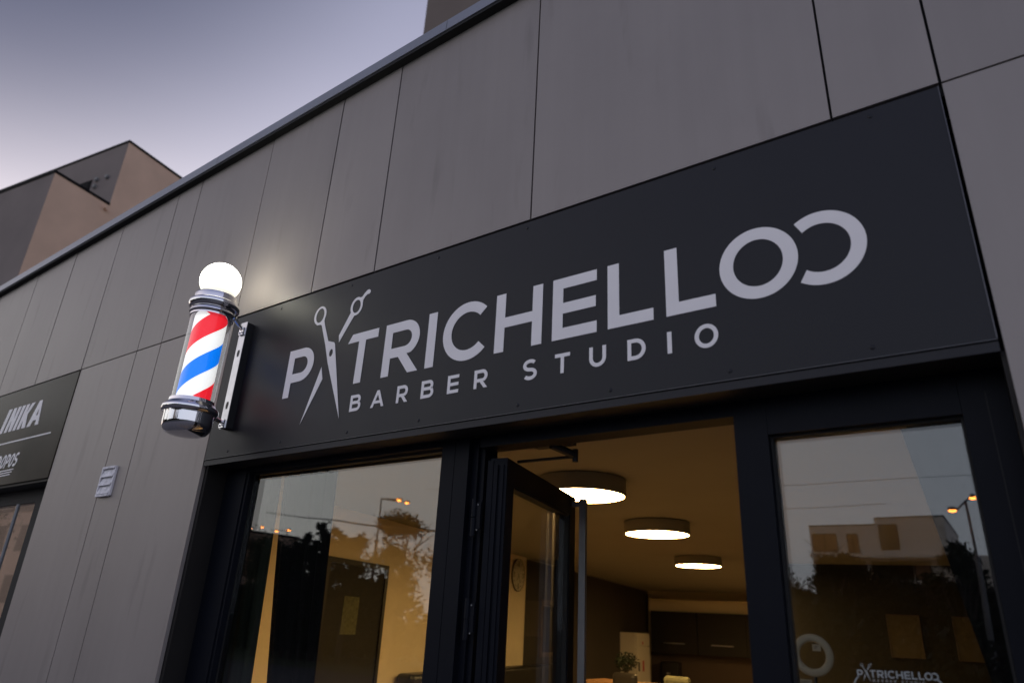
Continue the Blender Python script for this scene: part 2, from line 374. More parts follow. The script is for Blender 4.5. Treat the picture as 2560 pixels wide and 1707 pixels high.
# dark carcass behind the cladding: band above the shop fronts and the piers between them
YB = .030
B.prism([(-12, 3.27), (3.0, 3.27), (3.0, ztop(3)-.03), (-12, ztop(-12)-.03)], YB, YB+.12, lambda u, v, w: (u, w, v))
B.box(-5.80, -3.78, YB, YB+.10, GZ, 3.27)
B.box(.070, 3.0, YB, YB+.10, GZ, 3.27)
B.box(-12, .07, YB+.13, YB+.20, 2.42, 3.27)
B.build('wall_core', 'joint', bld)
J = .0045
UX = [-9.4, -8.3, -7.43, -6.645, -5.812, -4.96, -4.636, -3.772, -3.052, -2.543, -1.542, -.268, .063, 1.25, 2.9]
def panel(x0, x1, z0, z1a, z1b=None):
    z1b = z1a if z1b is None else z1b; o = (x0+x1)/2; zc = (z0+z1a)/2
    m = MB(); j = J
    poly = [(x0+j-o, z0+j-zc), (x1-j-o, z0+j-zc), (x1-j-o, z1b-j-zc), (x0+j-o, z1a-j-zc)]
    m.prism(poly, .0, .022, lambda u, v, w: (u, w, v))
    p = m.build('panel', 'panel'); p.location = (o, random.uniform(-.0008, .0008), zc)
    p.rotation_euler = (random.uniform(-.0012, .0012), 0, random.uniform(-.0018, .0018))
    p.parent = bld; p.matrix_parent_inverse = wm(bld).inverted()
    return p
ZJ = 3.302
for a, b in zip(UX[:-1], UX[1:]): panel(a, b, ZJ, ztop(a)-.012, ztop(b)-.012)
for a, b in ((-5.806, -4.962), (-4.962, -4.636), (-4.636, -3.776)): panel(a, b, GZ+.02, ZJ)
for a, b in ((.063, 1.25), (1.25, 2.9)): panel(a, b, GZ+.02, ZJ)
# coping, in lengths with butt joints
cxs = [-12, -6.9, -4.4, -2.16, .4, 3.0]
for a, b in zip(cxs[:-1], cxs[1:]):
    m = MB(); y0 = -.052
    prof = [(y0, 0), (y0, .077), (.30, .105), (.30, .02), (y0+.006, .0)]
    prof = [(y0, 0.0), (y0+.004, .078), (.32, .11), (.32, 0.0)]
    vs = []
    for x in (a+.002, b-.002): vs += [(x, y, ztop(x)+.006+z) for y, z in prof]
    m.add(vs, [(0, 1, 2, 3)[::-1], (4, 5, 6, 7), (0, 4, 5, 1)[::-1], (1, 5, 6, 2)[::-1], (2, 6, 7, 3)[::-1], (3, 7, 4, 0)[::-1]])
    m.build('coping', 'coping', bld)
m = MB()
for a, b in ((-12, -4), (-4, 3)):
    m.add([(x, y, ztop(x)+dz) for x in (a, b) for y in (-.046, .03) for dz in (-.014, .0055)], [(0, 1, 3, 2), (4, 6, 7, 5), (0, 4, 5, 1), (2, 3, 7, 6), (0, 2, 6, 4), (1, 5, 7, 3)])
m.build('eaves_shade', 'joint', bld)  # black strip standing in for the shade under the coping
box('roof_deck', 'concrete', -16, 8, .5, 30, 3.9, 4.1, bld)

# ---- recess of the barber's front
box('soffit', 'reveal', -3.752, .055, .012, .145, 2.372, 2.392, bld)
box('door_reveal', 'reveal', -3.776, -3.752, .024, .19, GZ, 2.372, bld, label='dark sheet lining on the left side of the shop front recess')
box('door_reveal', 'reveal', .055, .069, .024, .19, GZ, 2.372, bld, label='dark sheet lining on the right side of the shop front recess')

# ------------------------------------------------------------------ sign board
sg = thing('shop_sign', 'long black fascia sign with white scissors logo and lettering reading barber studio', 'sign', (-1.85, -.01, 2.4))
sb = MB(); X0, X1, Z0, Z1 = -3.765, .056, 2.398, 3.290
sb.box(X0, X1, -.004, .010, Z0, Z1)
sb.build('board', 'sign', sg)
tr_ = MB(); tr_.box(X0, X1, -.0058, -.0042, Z0, Z0+.0014); tr_.box(X1-.0022, X1, -.0065, -.0042, Z0+.004, Z1); tr_.build('edge_trim_highlight', 'trim_highlight', sg)  # bottom strip is paler to paint in the board edge's highlight
box('drip_strip', 'drip', X0, X1, .000, .010, 2.365, 2.394, sg)
for x, z in ((-.69, 2.43), (-1.141, 2.43), (-.254, 2.433), (-1.562, 2.43), (-2.104, 2.432), (-2.572, 2.43), (-3.086, 2.435), (-3.55, 2.43), (-.693, 3.255), (-1.555, 3.262), (-2.082, 3.258), (-2.7, 3.26), (-.15, 3.26), (-3.3, 3.26)):
    MB().lathe([(0.0001, -.0068), (.004, -.0066), (.0070, -.0055), (.0080, -.0041)], (x, 0, z), 14, axis='y').build('rivet', 'sign', sg)
YL = -.0052; BL, CP, ST = 2.678, 2.9545, .050
main = [('P', -3.133, -2.916), ('R', -2.384, -2.145), ('I', -2.100, -2.048), ('H', -1.700, -1.457), ('E', -1.406, -1.199), ('L', -1.150, -.959), ('L', -.908, -.721)]
def logo(parent, f, y, mname):
    """the word mark; f maps sign coordinates"""
    def F(cs): return [[f(x, z) for x, z in c] for c in cs]
    for ch, a, b in main: flat('letter', mname, F(glyph(ch, a, b, BL, CP, ST)), parent, y)
    flat('letter', mname, F([[(-2.576, BL), (-2.526, BL), (-2.524, 2.907), (-2.438, 2.907), (-2.438, 2.955), (-2.628, 2.955), (-2.657, 2.908), (-2.574, 2.908)]]), parent, y)
    flat('letter', mname, F([arc(-1.858, 2.8185, .143, 43, 317, 60) + arc(-1.858, 2.8185, .093, 317, 43, 60)]), parent, y)
    flat('letter', mname, F([arc(-.566, 2.810, .1345, 0, 357, 90, .1365), arc(-.566, 2.810, .0855, 0, 357, 90, .0905)]), parent, y)
    flat('letter', mname, F([arc(-.3555, 2.8095, .1355, 125, -125, 70, .1362) + arc(-.3555, 2.8095, .0890, -128, 128, 70, .0900)]), parent, y)
    flat('scissors_blade', mname, F([[(-2.944, 2.511), (-2.8425, 2.813), (-2.820, 2.743)]]), parent, y)
    ring = arc(-2.925, 3.130, .049, 232, -28, 34, .055)
    body = ring + [(-2.882, 3.088), (-2.872, 3.062), (-2.822, 2.958), (-2.802, 2.951), (-2.771, 2.941), (-2.763, 2.929), (-2.643, 2.507), (-2.799, 2.831), (-2.840, 2.937), (-2.899, 3.066), (-2.912, 3.072), (-2.939, 3.074)]
    flat('scissors_blade', mname, F([body, arc(-2.925, 3.130, .033, 0, 350, 35, .043), arc(-2.784, 2.8835, .0140, 0, 350, 30, .0215)]), parent, y)
    arm = [(-2.733, 2.933), (-2.741, 2.974), (-2.672, 3.093)] + arc(-2.634, 3.119, .046, 205, 62, 18, .054) + [(-2.600, 3.168), (-2.582, 3.187), (-2.566, 3.199), (-2.553, 3.200), (-2.542, 3.192), (-2.541, 3.180), (-2.549, 3.173), (-2.562, 3.174), (-2.577, 3.164), (-2.589, 3.148)] + arc(-2.634, 3.119, .045, 12, -100, 18, .052)
    flat('scissors_blade', mname, F([arm, arc(-2.634, 3.119, .030, 0, 350, 30, .0375)]), parent, y)
def small(parent, f, y, mname):
    for ch, a, b in [('B', -2.576, -2.501), ('A', -2.429, -2.340), ('R', -2.259, -2.187), ('B', -2.105, -2.030), ('E', -1.948, -1.884), ('R', -1.798, -1.724), ('S', -1.542, -1.473), ('T', -1.388, -1.318), ('U', -1.231, -1.158), ('D', -1.068, -.994), ('I', -.909, -.892), ('O', -.806, -.721)]:
        z0, z1 = (2.528, 2.618) if ch in 'OS' else (2.532, 2.616)
        flat('small_letter', mname, [[f(x, z) for x, z in c] for c in glyph(ch, a, b, z0, z1, .0155)], parent, y)
idt = lambda x, z: (x, z)
logo(sg, idt, YL, 'letter'); small(sg, idt, YL, 'letter')

# ------------------------------------------------------------------ barber pole
px, py = -3.570, -.262
bp = thing('barber_pole', 'lit barber pole with white globe and red, white and blue stripes', 'barber pole', (px, -.05, 2.55))
gm_ = MAT['globe'].node_tree; gb = gm_.nodes['Principled BSDF']; gg = gm_.nodes.new('ShaderNodeNewGeometry'); gs = gm_.nodes.new('ShaderNodeSeparateXYZ'); gr = gm_.nodes.new('ShaderNodeMapRange')
gr.interpolation_type = 'SMOOTHERSTEP'; gr.inputs[1].default_value = 3.275; gr.inputs[2].default_value = 3.50; gr.inputs[3].default_value = .50; gr.inputs[4].default_value = 14.0   # soft shading painted into the glow: weaker towards the base
gm_.links.new(gg.outputs['Position'], gs.inputs[0]); gm_.links.new(gs.outputs['Z'], gr.inputs[0]); gm_.links.new(gr.outputs[0], gb.inputs['Emission Strength']); gb.inputs['Base Color'].default_value = (.75, .74, .66, 1)
MB().sphere((px+.006, py, 3.383), .115, 48, 28).build('globe', 'globe', bp)
MB().lathe([(.05, .0), (.105, .0), (.116, -.008), (.118, -.016), (.118, -.045), (.134, -.052), (.139, -.060), (.139, -.078), (.133, -.088), (.120, -.092), (.116, -.098), (.120, -.106), (.124, -.112), (.124, -.122), (.116, -.127), (.112, -.132), (.118, -.137), (.118, -.146), (.100, -.150), (.05, -.150)][::-1], (px, py, 3.292), 64).build('top_cap', 'chrome', bp)
MB().lathe([(.06, .0), (.112, .0), (.120, -.004), (.122, -.022), (.130, -.027), (.133, -.036), (.142, -.042), (.147, -.050), (.147, -.066), (.142, -.074), (.130, -.078), (.128, -.090), (.128, -.135), (.124, -.158), (.108, -.180), (.080, -.192), (.04, -.198), (.0002, -.199)][::-1], (px, py, 2.655), 64).build('bottom_cap', 'chrome', bp)
# glass cylinder
def tube_glass():
    m = bpy.data.materials.new('tube_glass'); m.use_nodes = True; t = m.node_tree; t.nodes.clear()
    o = t.nodes.new('ShaderNodeOutputMaterial'); mix = t.nodes.new('ShaderNodeMixShader'); tr = t.nodes.new('ShaderNodeBsdfTransparent'); gl = t.nodes.new('ShaderNodeBsdfGlossy')
    lw = t.nodes.new('ShaderNodeLayerWeight'); lw.inputs[0].default_value = .35
    mr = t.nodes.new('ShaderNodeMapRange'); mr.inputs[3].default_value = .03; mr.inputs[4].default_value = .75; mr.inputs[1].default_value = .1
    t.links.new(lw.outputs['Facing'], mr.inputs[0]); t.links.new(mr.outputs[0], mix.inputs[0])
    gl.inputs['Roughness'].default_value = .03; tr.inputs[0].default_value = (.97, .98, .98, 1)
    t.links.new(tr.outputs[0], mix.inputs[1]); t.links.new(gl.outputs[0], mix.inputs[2]); t.links.new(mix.outputs[0], o.inputs[0]); return m
MB().lathe([(.112, 2.655), (.112, 3.146)], (px, py, 0), 64).build('glass_tube', tube_glass(), bp)
# striped drum: helical bands as real strips of the drum surface, each colour its own part
def lit(name, c, es):
    return mat(name, c, .5, 0, emit=c, es=es)
DR, PITCH = .0885, .485
zs, ze = 2.650, 3.150
th0 = rad(-28.5)
segs = 72
def band(f0, f1, m, name):
    # all points whose phase (z/PITCH - theta/2pi) lies in [f0,f1]
    B = MB()
    for i in range(segs):
        t0 = 2*math.pi*i/segs; t1 = 2*math.pi*(i+1)/segs
        for k in range(-3, 4):
            def zz(f, t): return 2.902+PITCH*(f+k+(t-th0)/(2*math.pi))
            q = [(t0, zz(f0, t0)), (t1, zz(f0, t1)), (t1, zz(f1, t1)), (t0, zz(f1, t0))]
            q = [(t, min(max(z, zs), ze)) for t, z in q]
            if q[3][1]-q[0][1] < 1e-5 and q[2][1]-q[1][1] < 1e-5: continue
            vs = [(px+DR*math.cos(t), py+DR*math.sin(t), z) for t, z in q]
            B.add(vs, [(0, 1, 2, 3)], 0, True)
    B.build(name, m, bp)
band(-.25, .0, lit('stripe_blue_lit', (.0, .17, .76), .95), 'blue_stripe')
band(.235, .515, lit('stripe_red_lit', (.72, .012, .022), .95), 'red_stripe')
wmat = lit('stripe_white_lit', (.93, .93, .90), .78)
band(0, .235, wmat, 'white_stripe'); band(.515, .75, wmat, 'white_stripe')
# wall bracket: black box, chrome face, slots, two arms
box('bracket_box', 'boxblack', -3.602, -3.545, -.047, -.0045, 2.556, 3.206, bp)
bf = MB().box(-3.604, -3.543, -.0515, -.0475, 2.553, 3.209).build('bracket_face', 'chrome_dull', bp)
for z in (3.01, 2.69):
    MB().prism([(-3.580, z-.022), (-3.566, z-.022), (-3.563, z-.004), (-3.561, z+.004), (-3.566, z+.020), (-3.580, z+.020), (-3.585, z+.004), (-3.585, z-.004)], -.0525, -.0514, lambda u, v, w: (u, w, v)).build('bracket_slot', 'boxblack', bf)
for z, zr in ((3.155, 3.215), (2.585, 2.600)):
    ar = MB(); ar.tube((px-.002, -.053, z), (px, py+.125, zr), .011, .014, 12); ar.tube((px-.002, -.0535, z), (px-.002, -.060, z), .022, .020, 16)
    ar.box(px-.022, px+.020, -.064, -.052, z-.030, z+.012)
    arm = ar.build('arm', 'chrome', bp)
    for dx in (-.012, .012): MB().tube((px-.002+dx, -.064, z-.018), (px-.002+dx, -.070, z-.018), .006, .005, 6).build('bolt', 'chrome_dull', arm)
MB().tube((px, py, 3.27), (px, py, 3.30), .060, .060, 24).build('globe_collar', 'chrome', bp)

# ------------------------------------------------------------------ louvred vent on the pier
vt = thing('wall_vent', 'small pale louvred vent on the grey pier left of the barber pole', 'vent', (-4.865, -.02, 2.35))
v = MB(); v.box(-4.955, -4.775, -.004, .0, 2.258, 2.448)
v.box(-4.958, -4.944, -.016, -.0045, 2.256, 2.450); v.box(-4.786, -4.772, -.016, -.0045, 2.256, 2.450)
v.box(-4.9435, -4.7865, -.020, -.0045, 2.437, 2.452); v.box(-4.9435, -4.7865, -.024, -.0045, 2.252, 2.264)
v.build('vent_frame', 'ventw', vt)
for k in range(3):
    z = 2.270+k*.056
    MB().add([(-4.941, -.020, z), (-4.789, -.020, z), (-4.789, -.0055, z+.050), (-4.941, -.0055, z+.050), (-4.941, -.018, z-.002), (-4.789, -.018, z-.002), (-4.789, -.0050, z+.046), (-4.941, -.0050, z+.046)],
             [(0, 1, 2, 3), (7, 6, 5, 4), (0, 4, 5, 1), (2, 6, 7, 3)]).build('louvre', 'ventw', vt)

# ------------------------------------------------------------------ neighbour's sign and front
ns = thing('neighbour_sign', 'glossy dark brown shop sign with slanted white letters ending in NIKA at the left edge', 'sign', (-7.5, 0, 2.44))
MAT['brownsign'] = mat('brown_sign_board', (.010, .005, .0035), .22, 0, spec=.05, noise=.75, nscale=2.6, rvar=.06)
box('board', 'brownsign', -9.6, -5.812, -.004, .010, 2.45, 3.292, ns)
def sh(z0, k=.24): return lambda x, z: (x+(z-z0)*k, z)
z0, z1 = 2.915, 3.128
f = sh(z0, .30)
for ch, a, b in [('I', -7.065, -7.000), ('N', -6.965, -6.815), ('I', -6.790, -6.733), ('K', -6.708, -6.545), ('A', -6.515, -6.290)]:
    g = glyph(ch, a, b, z0, z1, .058)
    if ch == 'A': g = [[(-6.515, z0), (-6.45, z0), (-6.425, z0+.045), (-6.365, z0+.045), (-6.36, z0), (-6.295, z0), (-6.372, z1), (-6.425, z1)], [(-6.402, z0+.085), (-6.368, z0+.085), (-6.385, z0+.15)]]; flat('letter', 'letter', [[f(x, z) if ch != 'A' else (x+(z-z0)*.10, z) for x, z in c] for c in g], ns, YL)
    else: flat('letter', 'letter', [[f(x, z) for x, z in c] for c in g], ns, YL)
flat('rule', 'letter', [[(-8.6, 2.806), (-6.001, 2.808), (-6.001, 2.819), (-8.6, 2.818)]], ns, YL)
z0, z1 = 2.592, 2.705; f = sh(z0, .28)
for ch, a, b in [('D', -6.900, -6.825), ('O', -6.808, -6.735), ('P', -6.722, -6.655), ('O', -6.645, -6.572), ('S', -6.562, -6.490)]:
    flat('small_letter', 'letter', [[f(x, z) for x, z in c] for c in glyph(ch, a, b, z0, z1, .020)], ns, YL)
for k in range(3): flat('rule', 'letter', [[(-8.2, 2.545-k*.020), (-6.50-k*.02, 2.565-k*.020), (-6.50-k*.02, 2.573-k*.020), (-8.2, 2.553-k*.020)]], ns, YL)
nf = thing('neighbour_entrance', 'dark glazed shop front under the brown sign at the left edge', 'shop front', (-7.5, .15, GZ))
m = MB(); m.box(-9.6, -5.83, .15, .21, 2.32, 2.45); m.box(-6.30, -5.83, .15, .21, GZ, 2.32); m.box(-7.35, -7.20, .15, .21, GZ, 2.32); m.box(-9.6, -7.35, .15, .21, GZ, GZ+.15); m.box(-7.20, -6.30, .15, .21, GZ, GZ+.15)
m.build('frame', 'rubber', nf)
box('soffit', 'reveal', -9.6, -5.812, .012, .149, 2.430, 2.449, nf)
box('side_reveal', 'reveal', -5.829, -5.812, .024, .149, GZ, 2.429, nf)
box('pane', 'glass', -7.198, -6.302, .172, .190, GZ+.15, 2.319, nf); box('pane', 'glass', -9.6, -7.352, .172, .190, GZ+.15, 2.319, nf)
MB().tube((-6.44, .09, 2.30), (-6.44, .09, .9), .013, seg=12).build('pull_handle', 'steel', nf)

# ------------------------------------------------------------------ barber's window and door front
YF, YG = .145, .205
fr = thing('glazed_entrance', 'dark anthracite glazed front with an open door under the barber sign', 'shop front', (-1.85, YF, GZ))
def fbox(name, x0, x1, z0, z1, y0=YF, y1=.225, parent=fr, m='frame'): return box(name, m, x0, x1, y0, y1, z0, z1, parent)
# left fixed window: frame is a part, pane its sub-part
wl = MB(); wl.box(-3.750, -3.560, YF+.004, .225, GZ, 2.371); wl.box(-3.559, -2.078, YF, .225, 2.342, 2.371); wl.box(-3.559, -2.078, YF+.002, .225, GZ, .35)
wl.box(-3.559, -3.540, YF+.012, .225, .351, 2.341)
wl = wl.build('window_frame', 'frame', fr)
box('pane', 'glass', -3.5395, -2.0785, YG-.010, YG+.008, .351, 2.341, wl)
g = MB(); g.box(-3.5395, -3.532, YG-.016, YG-.0105, .351, 2.341); g.box(-2.086, -2.0785, YG-.016, YG-.0105, .351, 2.341); g.box(-3.5315, -2.0865, YG-.016, YG-.0105, 2.333, 2.341)
g.build('gasket', 'rubber', wl)
# post made of two profiles with a seam between
fbox('post', -2.0775, -2.0015, GZ, 2.371); fbox('post', -1.9985, -1.920, GZ, 2.371)
# door frame: jamb steps and head
fbox('door_jamb', -1.9195, -1.888, GZ, 2.371, YF+.030, .25); fbox('door_jamb', -1.8875, -1.862, GZ, 2.371, YF+.045, .28)
fbox('door_head', -1.8615, -.7385, 2.318, 2.371, YF+.004, .25)
fbox('door_head', -1.8615, -.7385, 2.330, 2.369, .2505, .275)
# right window: heavy sash frame
wr = MB(); wr.box(-.738, -.626, YF, .225, GZ, 2.371); wr.box(-.625, -.066, YF, .225, 2.240, 2.371); wr.box(-.065, .054, YF, .225, GZ, 2.371); wr.box(-.625, -.066, YF, .225, GZ, .35)
wr = wr.build('window_frame', 'frame', fr)
box('pane', 'glass', -.6165, -.0745, YG-.010, YG+.008, .358, 2.2315, wr)
g = MB(); g.box(-.6245, -.617, YF+.025, YG+.010, .351, 2.239); g.box(-.074, -.0665, YF+.025, YG+.010, .351, 2.239); g.box(-.6165, -.0745, YF+.025, YG+.010, 2.232, 2.239)
g.build('gasket', 'rubber', wr)
box('frame_seam', 'rubber', -.0012, .0012, YF-.0006, YF+.01, GZ, 2.30, wr)

# the door leaf, standing open inwards
piv = Vector((-1.742, .195, 0)); dl = Vector((-.2235, .9747, 0)).normalized(); nl = Vector((dl.y, -dl.x, 0))  # nl: outer face, towards +x
def DL(s, t, z): p = piv+dl*s-nl*t; return (p.x, p.y, z)
LT, LW = .078, .985
dm = MB(); ZT = 2.272
dm.box(0, .085, 0, LT, GZ+.01, ZT, fn=DL); dm.box(LW-.095, LW, 0, LT, GZ+.01, ZT, fn=DL)
dm.box(.0851, LW-.0951, .001, LT-.001, ZT-.105, ZT, fn=DL); dm.box(.0851, LW-.0951, .001, LT-.001, GZ+.01, .14, fn=DL)
door = dm.build('door', 'frame', fr)
box('glass_pane', 'glass', .0855, LW-.0955, .030, .046, .141, ZT-.106, door, DL)
g = MB(); g.box(.0855, .093, .006, .0295, .141, ZT-.106, fn=DL); g.box(LW-.103, LW-.0955, .006, .0295, .141, ZT-.106, fn=DL); g.box(.0935, LW-.1035, .006, .0295, ZT-.113, ZT-.106, fn=DL)
g.build('gasket', 'rubber', door)
# stepped hinge-side edge facing the street
e_ = MB(); e_.box(-.006, -.0005, .014, .030, GZ+.02, ZT-.03, fn=DL); e_.box(-.010, -.0005, .040, .058, GZ+.02, ZT-.03, fn=DL); e_.box(-.004, -.0005, .064, LT+.012, GZ+.02, ZT-.01, fn=DL)
e_.build('edge_profile', 'frame', door)
# pull handle: square bar with head bracket
hb = MB(); hb.box(LW-.075, LW-.040, -.080, -.045, .35, ZT-.02, fn=DL); hb.box(LW-.070, LW-.045, -.0445, -.001, ZT-.058, ZT-.030, fn=DL); hb.box(LW-.070, LW-.045, -.0445, -.001, .45, .48, fn=DL)
hb.build('pull_handle', 'steel', door)
for z in (2.02, 1.62):
    h = MB(); h.tube((-1.872, .150, z), (-1.872, .150, z+.075), .012, seg=12); h.tube((-1.872, .150, z-.080), (-1.872, .150, z-.004), .012, seg=12); h.box(-1.866, -1.838, .150, .166, z-.05, z+.06)
    h = h.build('hinge', 'frame', door)
    for zz in (z+.05, z-.055): MB().tube((-1.850, .1495, zz), (-1.850, .146, zz), .003, seg=8).build('screw', 'steel', h)
dc = MB(); dc.tube((-1.565, .262, 2.325), (-1.508, .375, 2.300), .017, .019, 8); dc.box(-1.66, -1.47, .2755, .315, 2.325, 2.375)
dc.tube((-1.508, .372, 2.294), (-1.80, .355, 2.292), .007, .007, 8); dc.tube((-1.508, .372, 2.27), (-1.508, .372, 2.325), .013, seg=10)
dc.build('door_closer', 'boxblack', fr)

# ------------------------------------------------------------------ decal on the right pane
wd_ = thing('window_decal', 'pale scissors logo lettering stuck low on the right hand window', 'decal', (-.35, .19, 1.5))
sc_ = .0705
fdec = lambda x, z: (-.450+(x+3.133)*sc_, 1.5135+(z-2.678)*sc_+(x+3.133)*sc_*.03)
YD = YG-.0118
logo(wd_, fdec, YD, 'decal'); small(wd_, fdec, YD, 'decal')
def ribbon(pts, s):
    L, Q = [], []
    for i, p in enumerate(pts):
        a = pts[max(0, i-1)]; b = pts[min(len(pts)-1, i+1)]; dx, dz = b[0]-a[0], b[1]-a[1]; l = math.hypot(dx, dz)
        L.append((p[0]-dz/l*s/2, p[1]+dx/l*s/2)); Q.append((p[0]+dz/l*s/2, p[1]-dx/l*s/2))
    return [L+Q[::-1]]
flat('bracket_mark', 'decal', ribbon(arc(-.432, 1.475, .032, 115, 200, 14, .046), .0035), wd_, YD)
flat('bracket_mark', 'decal', ribbon(arc(-.262, 1.480, .032, 65, -20, 14, .046), .0035), wd_, YD)

# ------------------------------------------------------------------ the room
D_ = Vector((-.1976, .9803, 0)); Nn = Vector((.9803, .1976, 0)); P0 = Vector((-6.651, 7.62, 0)); CZ = 2.65
def RM(n, s, z): p = P0+D_*s+Nn*n; return (p.x, p.y, z)
def st(name, m, *a, fn=RM, **k): return box(name, m, *a, None, fn, kind='structure', **k)
# floor and ceiling run from the shop front to the back wall
def poly_slab(name, m, pts, z0, z1):
    return MB().prism(pts, z0, z1, lambda u, v, w: (u, v, w)).build(name, m, kind='structure')
c1 = RM(-.5, 8.8, 0); c2 = RM(6.9, 8.6, 0); wR = (.6, .30); wR2 = (0, 13.86)
room = [(-5.6, .28), (wR[0], .28), (wR2[0]-.30, 17.4), (c1[0], c1[1])]
poly_slab('shop_floor', 'floor', room, GZ-.10, GZ+.004)
poly_slab('shop_ceiling', 'ceiling', room, CZ, CZ+.1)
st('left_wall', 'plaster', -.12, 0, -7.55, 0, GZ, CZ-.002)
st('dark_left_wall', 'darkwall', -.12, 0.003, .002, 8.42, GZ, CZ-.03)
st('shadow_gap', 'ceiling', -.12, -.004, .002, 8.42, CZ-.029, CZ-.002)
# back wall
st('back_wall', 'plaster', -.1, 7.4, 8.42, 8.55, GZ, CZ-.002)
box('bulkhead', 'plaster', .10, 7.0, 8.12, 8.418, 2.147, 2.440, None, RM, kind='structure')
# right hand partition
w0 = Vector((.40, .30, 0)); wdv = Vector((-.0622, .998, 0)); wnv = Vector((.998, .0622, 0))
def RW(a, b, z): p = w0+wdv*a+wnv*b; return (p.x, p.y, z)
box('partition_wall', 'partition', 0, 17.4, 0, 1.6, GZ, CZ+.1, None, RW, kind='structure')
# beam over the shop front inside
box('lintel_beam', 'ceiling', -5.1, .3, .285, .56, 2.405, CZ-.003, None, kind='structure')
box('front_wall', 'plaster', -5.5, -3.78, .24, .284, GZ, CZ, None, kind='structure')

lab = ['nearest and largest looking round ceiling lamp, partly behind the open door', 'middle one of three round ceiling lamps inside the shop', 'farthest round ceiling lamp near the back of the shop', 'round ceiling lamp hidden behind the dark cross wall', 'last round ceiling lamp, over the kitchen corner']
for (x, y), l in zip(((-2.61, 2.36), (-2.975, 4.525), (-3.82, 7.84), (-2.55, 10.9), (-3.25, 13.2)), lab):
    t = thing('ceiling_lamp', l, 'ceiling lamp', (x, y, CZ), 'round ceiling lamps in the shop')
    R = .328
    MB().lathe([(.0002, CZ-.001), (R-.02, CZ-.001), (R-.02, CZ-.010), (R, CZ-.0105), (R, 2.530), (R-.006, 2.524), (R-.012, 2.524), (R-.012, 2.535)], (x, y, 0), 64).build('housing', 'ceiling', t)
    MB().lathe([(R-.0125, 2.534), (R-.013, 2.5255), (.0002, 2.5245)], (x, y, 0), 64).build('diffuser', 'diffuser', t)

# doorway in the plaster wall seen through the left window
MAT['blackwall'] = mat('black_wall_paint', (.018, .016, .014), .8, noise=.1, nscale=3)
dw = thing('inner_doorway', 'dark doorway in the yellow wall behind the left window', 'doorway', RM(0, -4.6, GZ))
box('opening', 'blackwall', .001, .012, -5.09, -4.10, GZ+.01, 2.10, dw, RM)
m = MB(); m.box(.0125, .03, -5.15, -5.09, GZ+.01, 2.155, fn=RM); m.box(.0125, .03, -4.10, -4.045, GZ+.01, 2.155, fn=RM); m.box(.0125, .03, -5.089, -4.101, 2.10, 2.155, fn=RM)
m.build('casing', 'cabinet', dw)
for s_, z_, l in ((-4.65, 1.62, 'notice'),):
    box('notice', 'olive', .0125, .016, s_-.13, s_+.13, z_-.18, z_+.18, dw, RM)
# clock
ck = thing('wall_clock', 'round pale wall clock with black numerals seen through the door glass', 'clock', RM(0, -.36, 2.35))
def CK(x, z, y): return RM(.03+y, -.36+x, 2.35+z)
face = [(.245*math.cos(2*math.pi*i/40), .245*math.sin(2*math.pi*i/40)) for i in range(40)]
MB().prism([(a*.955, b*.955) for a, b in face], -.028, -.008, CK).build('face', 'clockface', ck)
rim = MB()
for i in range(40):
    a = face[i]; b = face[(i+1) % 40]
    rim.add([CK(a[0], a[1], -.028), CK(b[0], b[1], -.028), CK(b[0], b[1], -.004), CK(a[0], a[1], -.004), CK(a[0]*.955, a[1]*.955, -.004), CK(b[0]*.955, b[1]*.955, -.004)], [(0, 1, 2, 3), (3, 2, 5, 4)])
rim.build('rim', 'terra', ck)
def ckflat(name, cs):
    o = flat(name, 'ink', cs, ck, 0, .001)
    for v in o.data.vertices:
        v.co = Vector(CK(v.co.x, v.co.z, -.0065-v.co.y))
    o.matrix_parent_inverse = wm(ck).inverted(); return o
def two(x, z, h, s): w = h*.6; return [[(x, z), (x+w, z), (x+w, z+s), (x+s*1.6, z+s), (x+w, z+h*.6), (x+w, z+h), (x, z+h), (x, z+h-s), (x+w-s, z+h-s), (x+w-s, z+h*.64), (x, z+s*1.2)]]
def ring6(x, z, h, s): w = h*.6; return [[(x, z), (x+w, z), (x+w, z+h*.58), (x+s, z+h*.58), (x+s, z+h-s), (x+w, z+h-s), (x+w, z+h), (x, z+h)], [(x+s, z+s), (x+w-s, z+s), (x+w-s, z+h*.58-s), (x+s, z+h*.58-s)]]
def thr(x, z, h, s): w = h*.6; return [[(x, z), (x+w, z), (x+w, z+h), (x, z+h), (x, z+h-s), (x+w-s, z+h-s), (x+w-s, z+h*.56), (x+.01, z+h*.56), (x+.01, z+h*.44), (x+w-s, z+h*.44), (x+w-s, z+s), (x, z+s)]]
def nine(x, z, h, s): w = h*.6; return [[(x+w, z+h), (x, z+h), (x, z+h*.42), (x+w-s, z+h*.42), (x+w-s, z+s), (x, z+s), (x, z), (x+w, z)], [(x+s, z+h-s), (x+w-s, z+h-s), (x+w-s, z+h*.42+s), (x+s, z+h*.42+s)]]
ckflat('numeral', [[(-.045, .13), (-.032, .13), (-.032, .205), (-.045, .205)]]); ckflat('numeral', two(-.012, .13, .075, .013))
ckflat('numeral', ring6(-.022, -.205, .075, .013)); ckflat('numeral', thr(.15, -.037, .075, .013)); ckflat('numeral', nine(-.195, -.037, .075, .013))
for k in range(12):
    if k % 3 == 0: continue
    a = math.pi*2*k/12; c, s = math.cos(a), math.sin(a); q = lambda r, o: (r*c-o*s, r*s+o*c)
    ckflat('hour_mark', [[q(.17, -.006), q(.205, -.006), q(.205, .006), q(.17, .006)]])
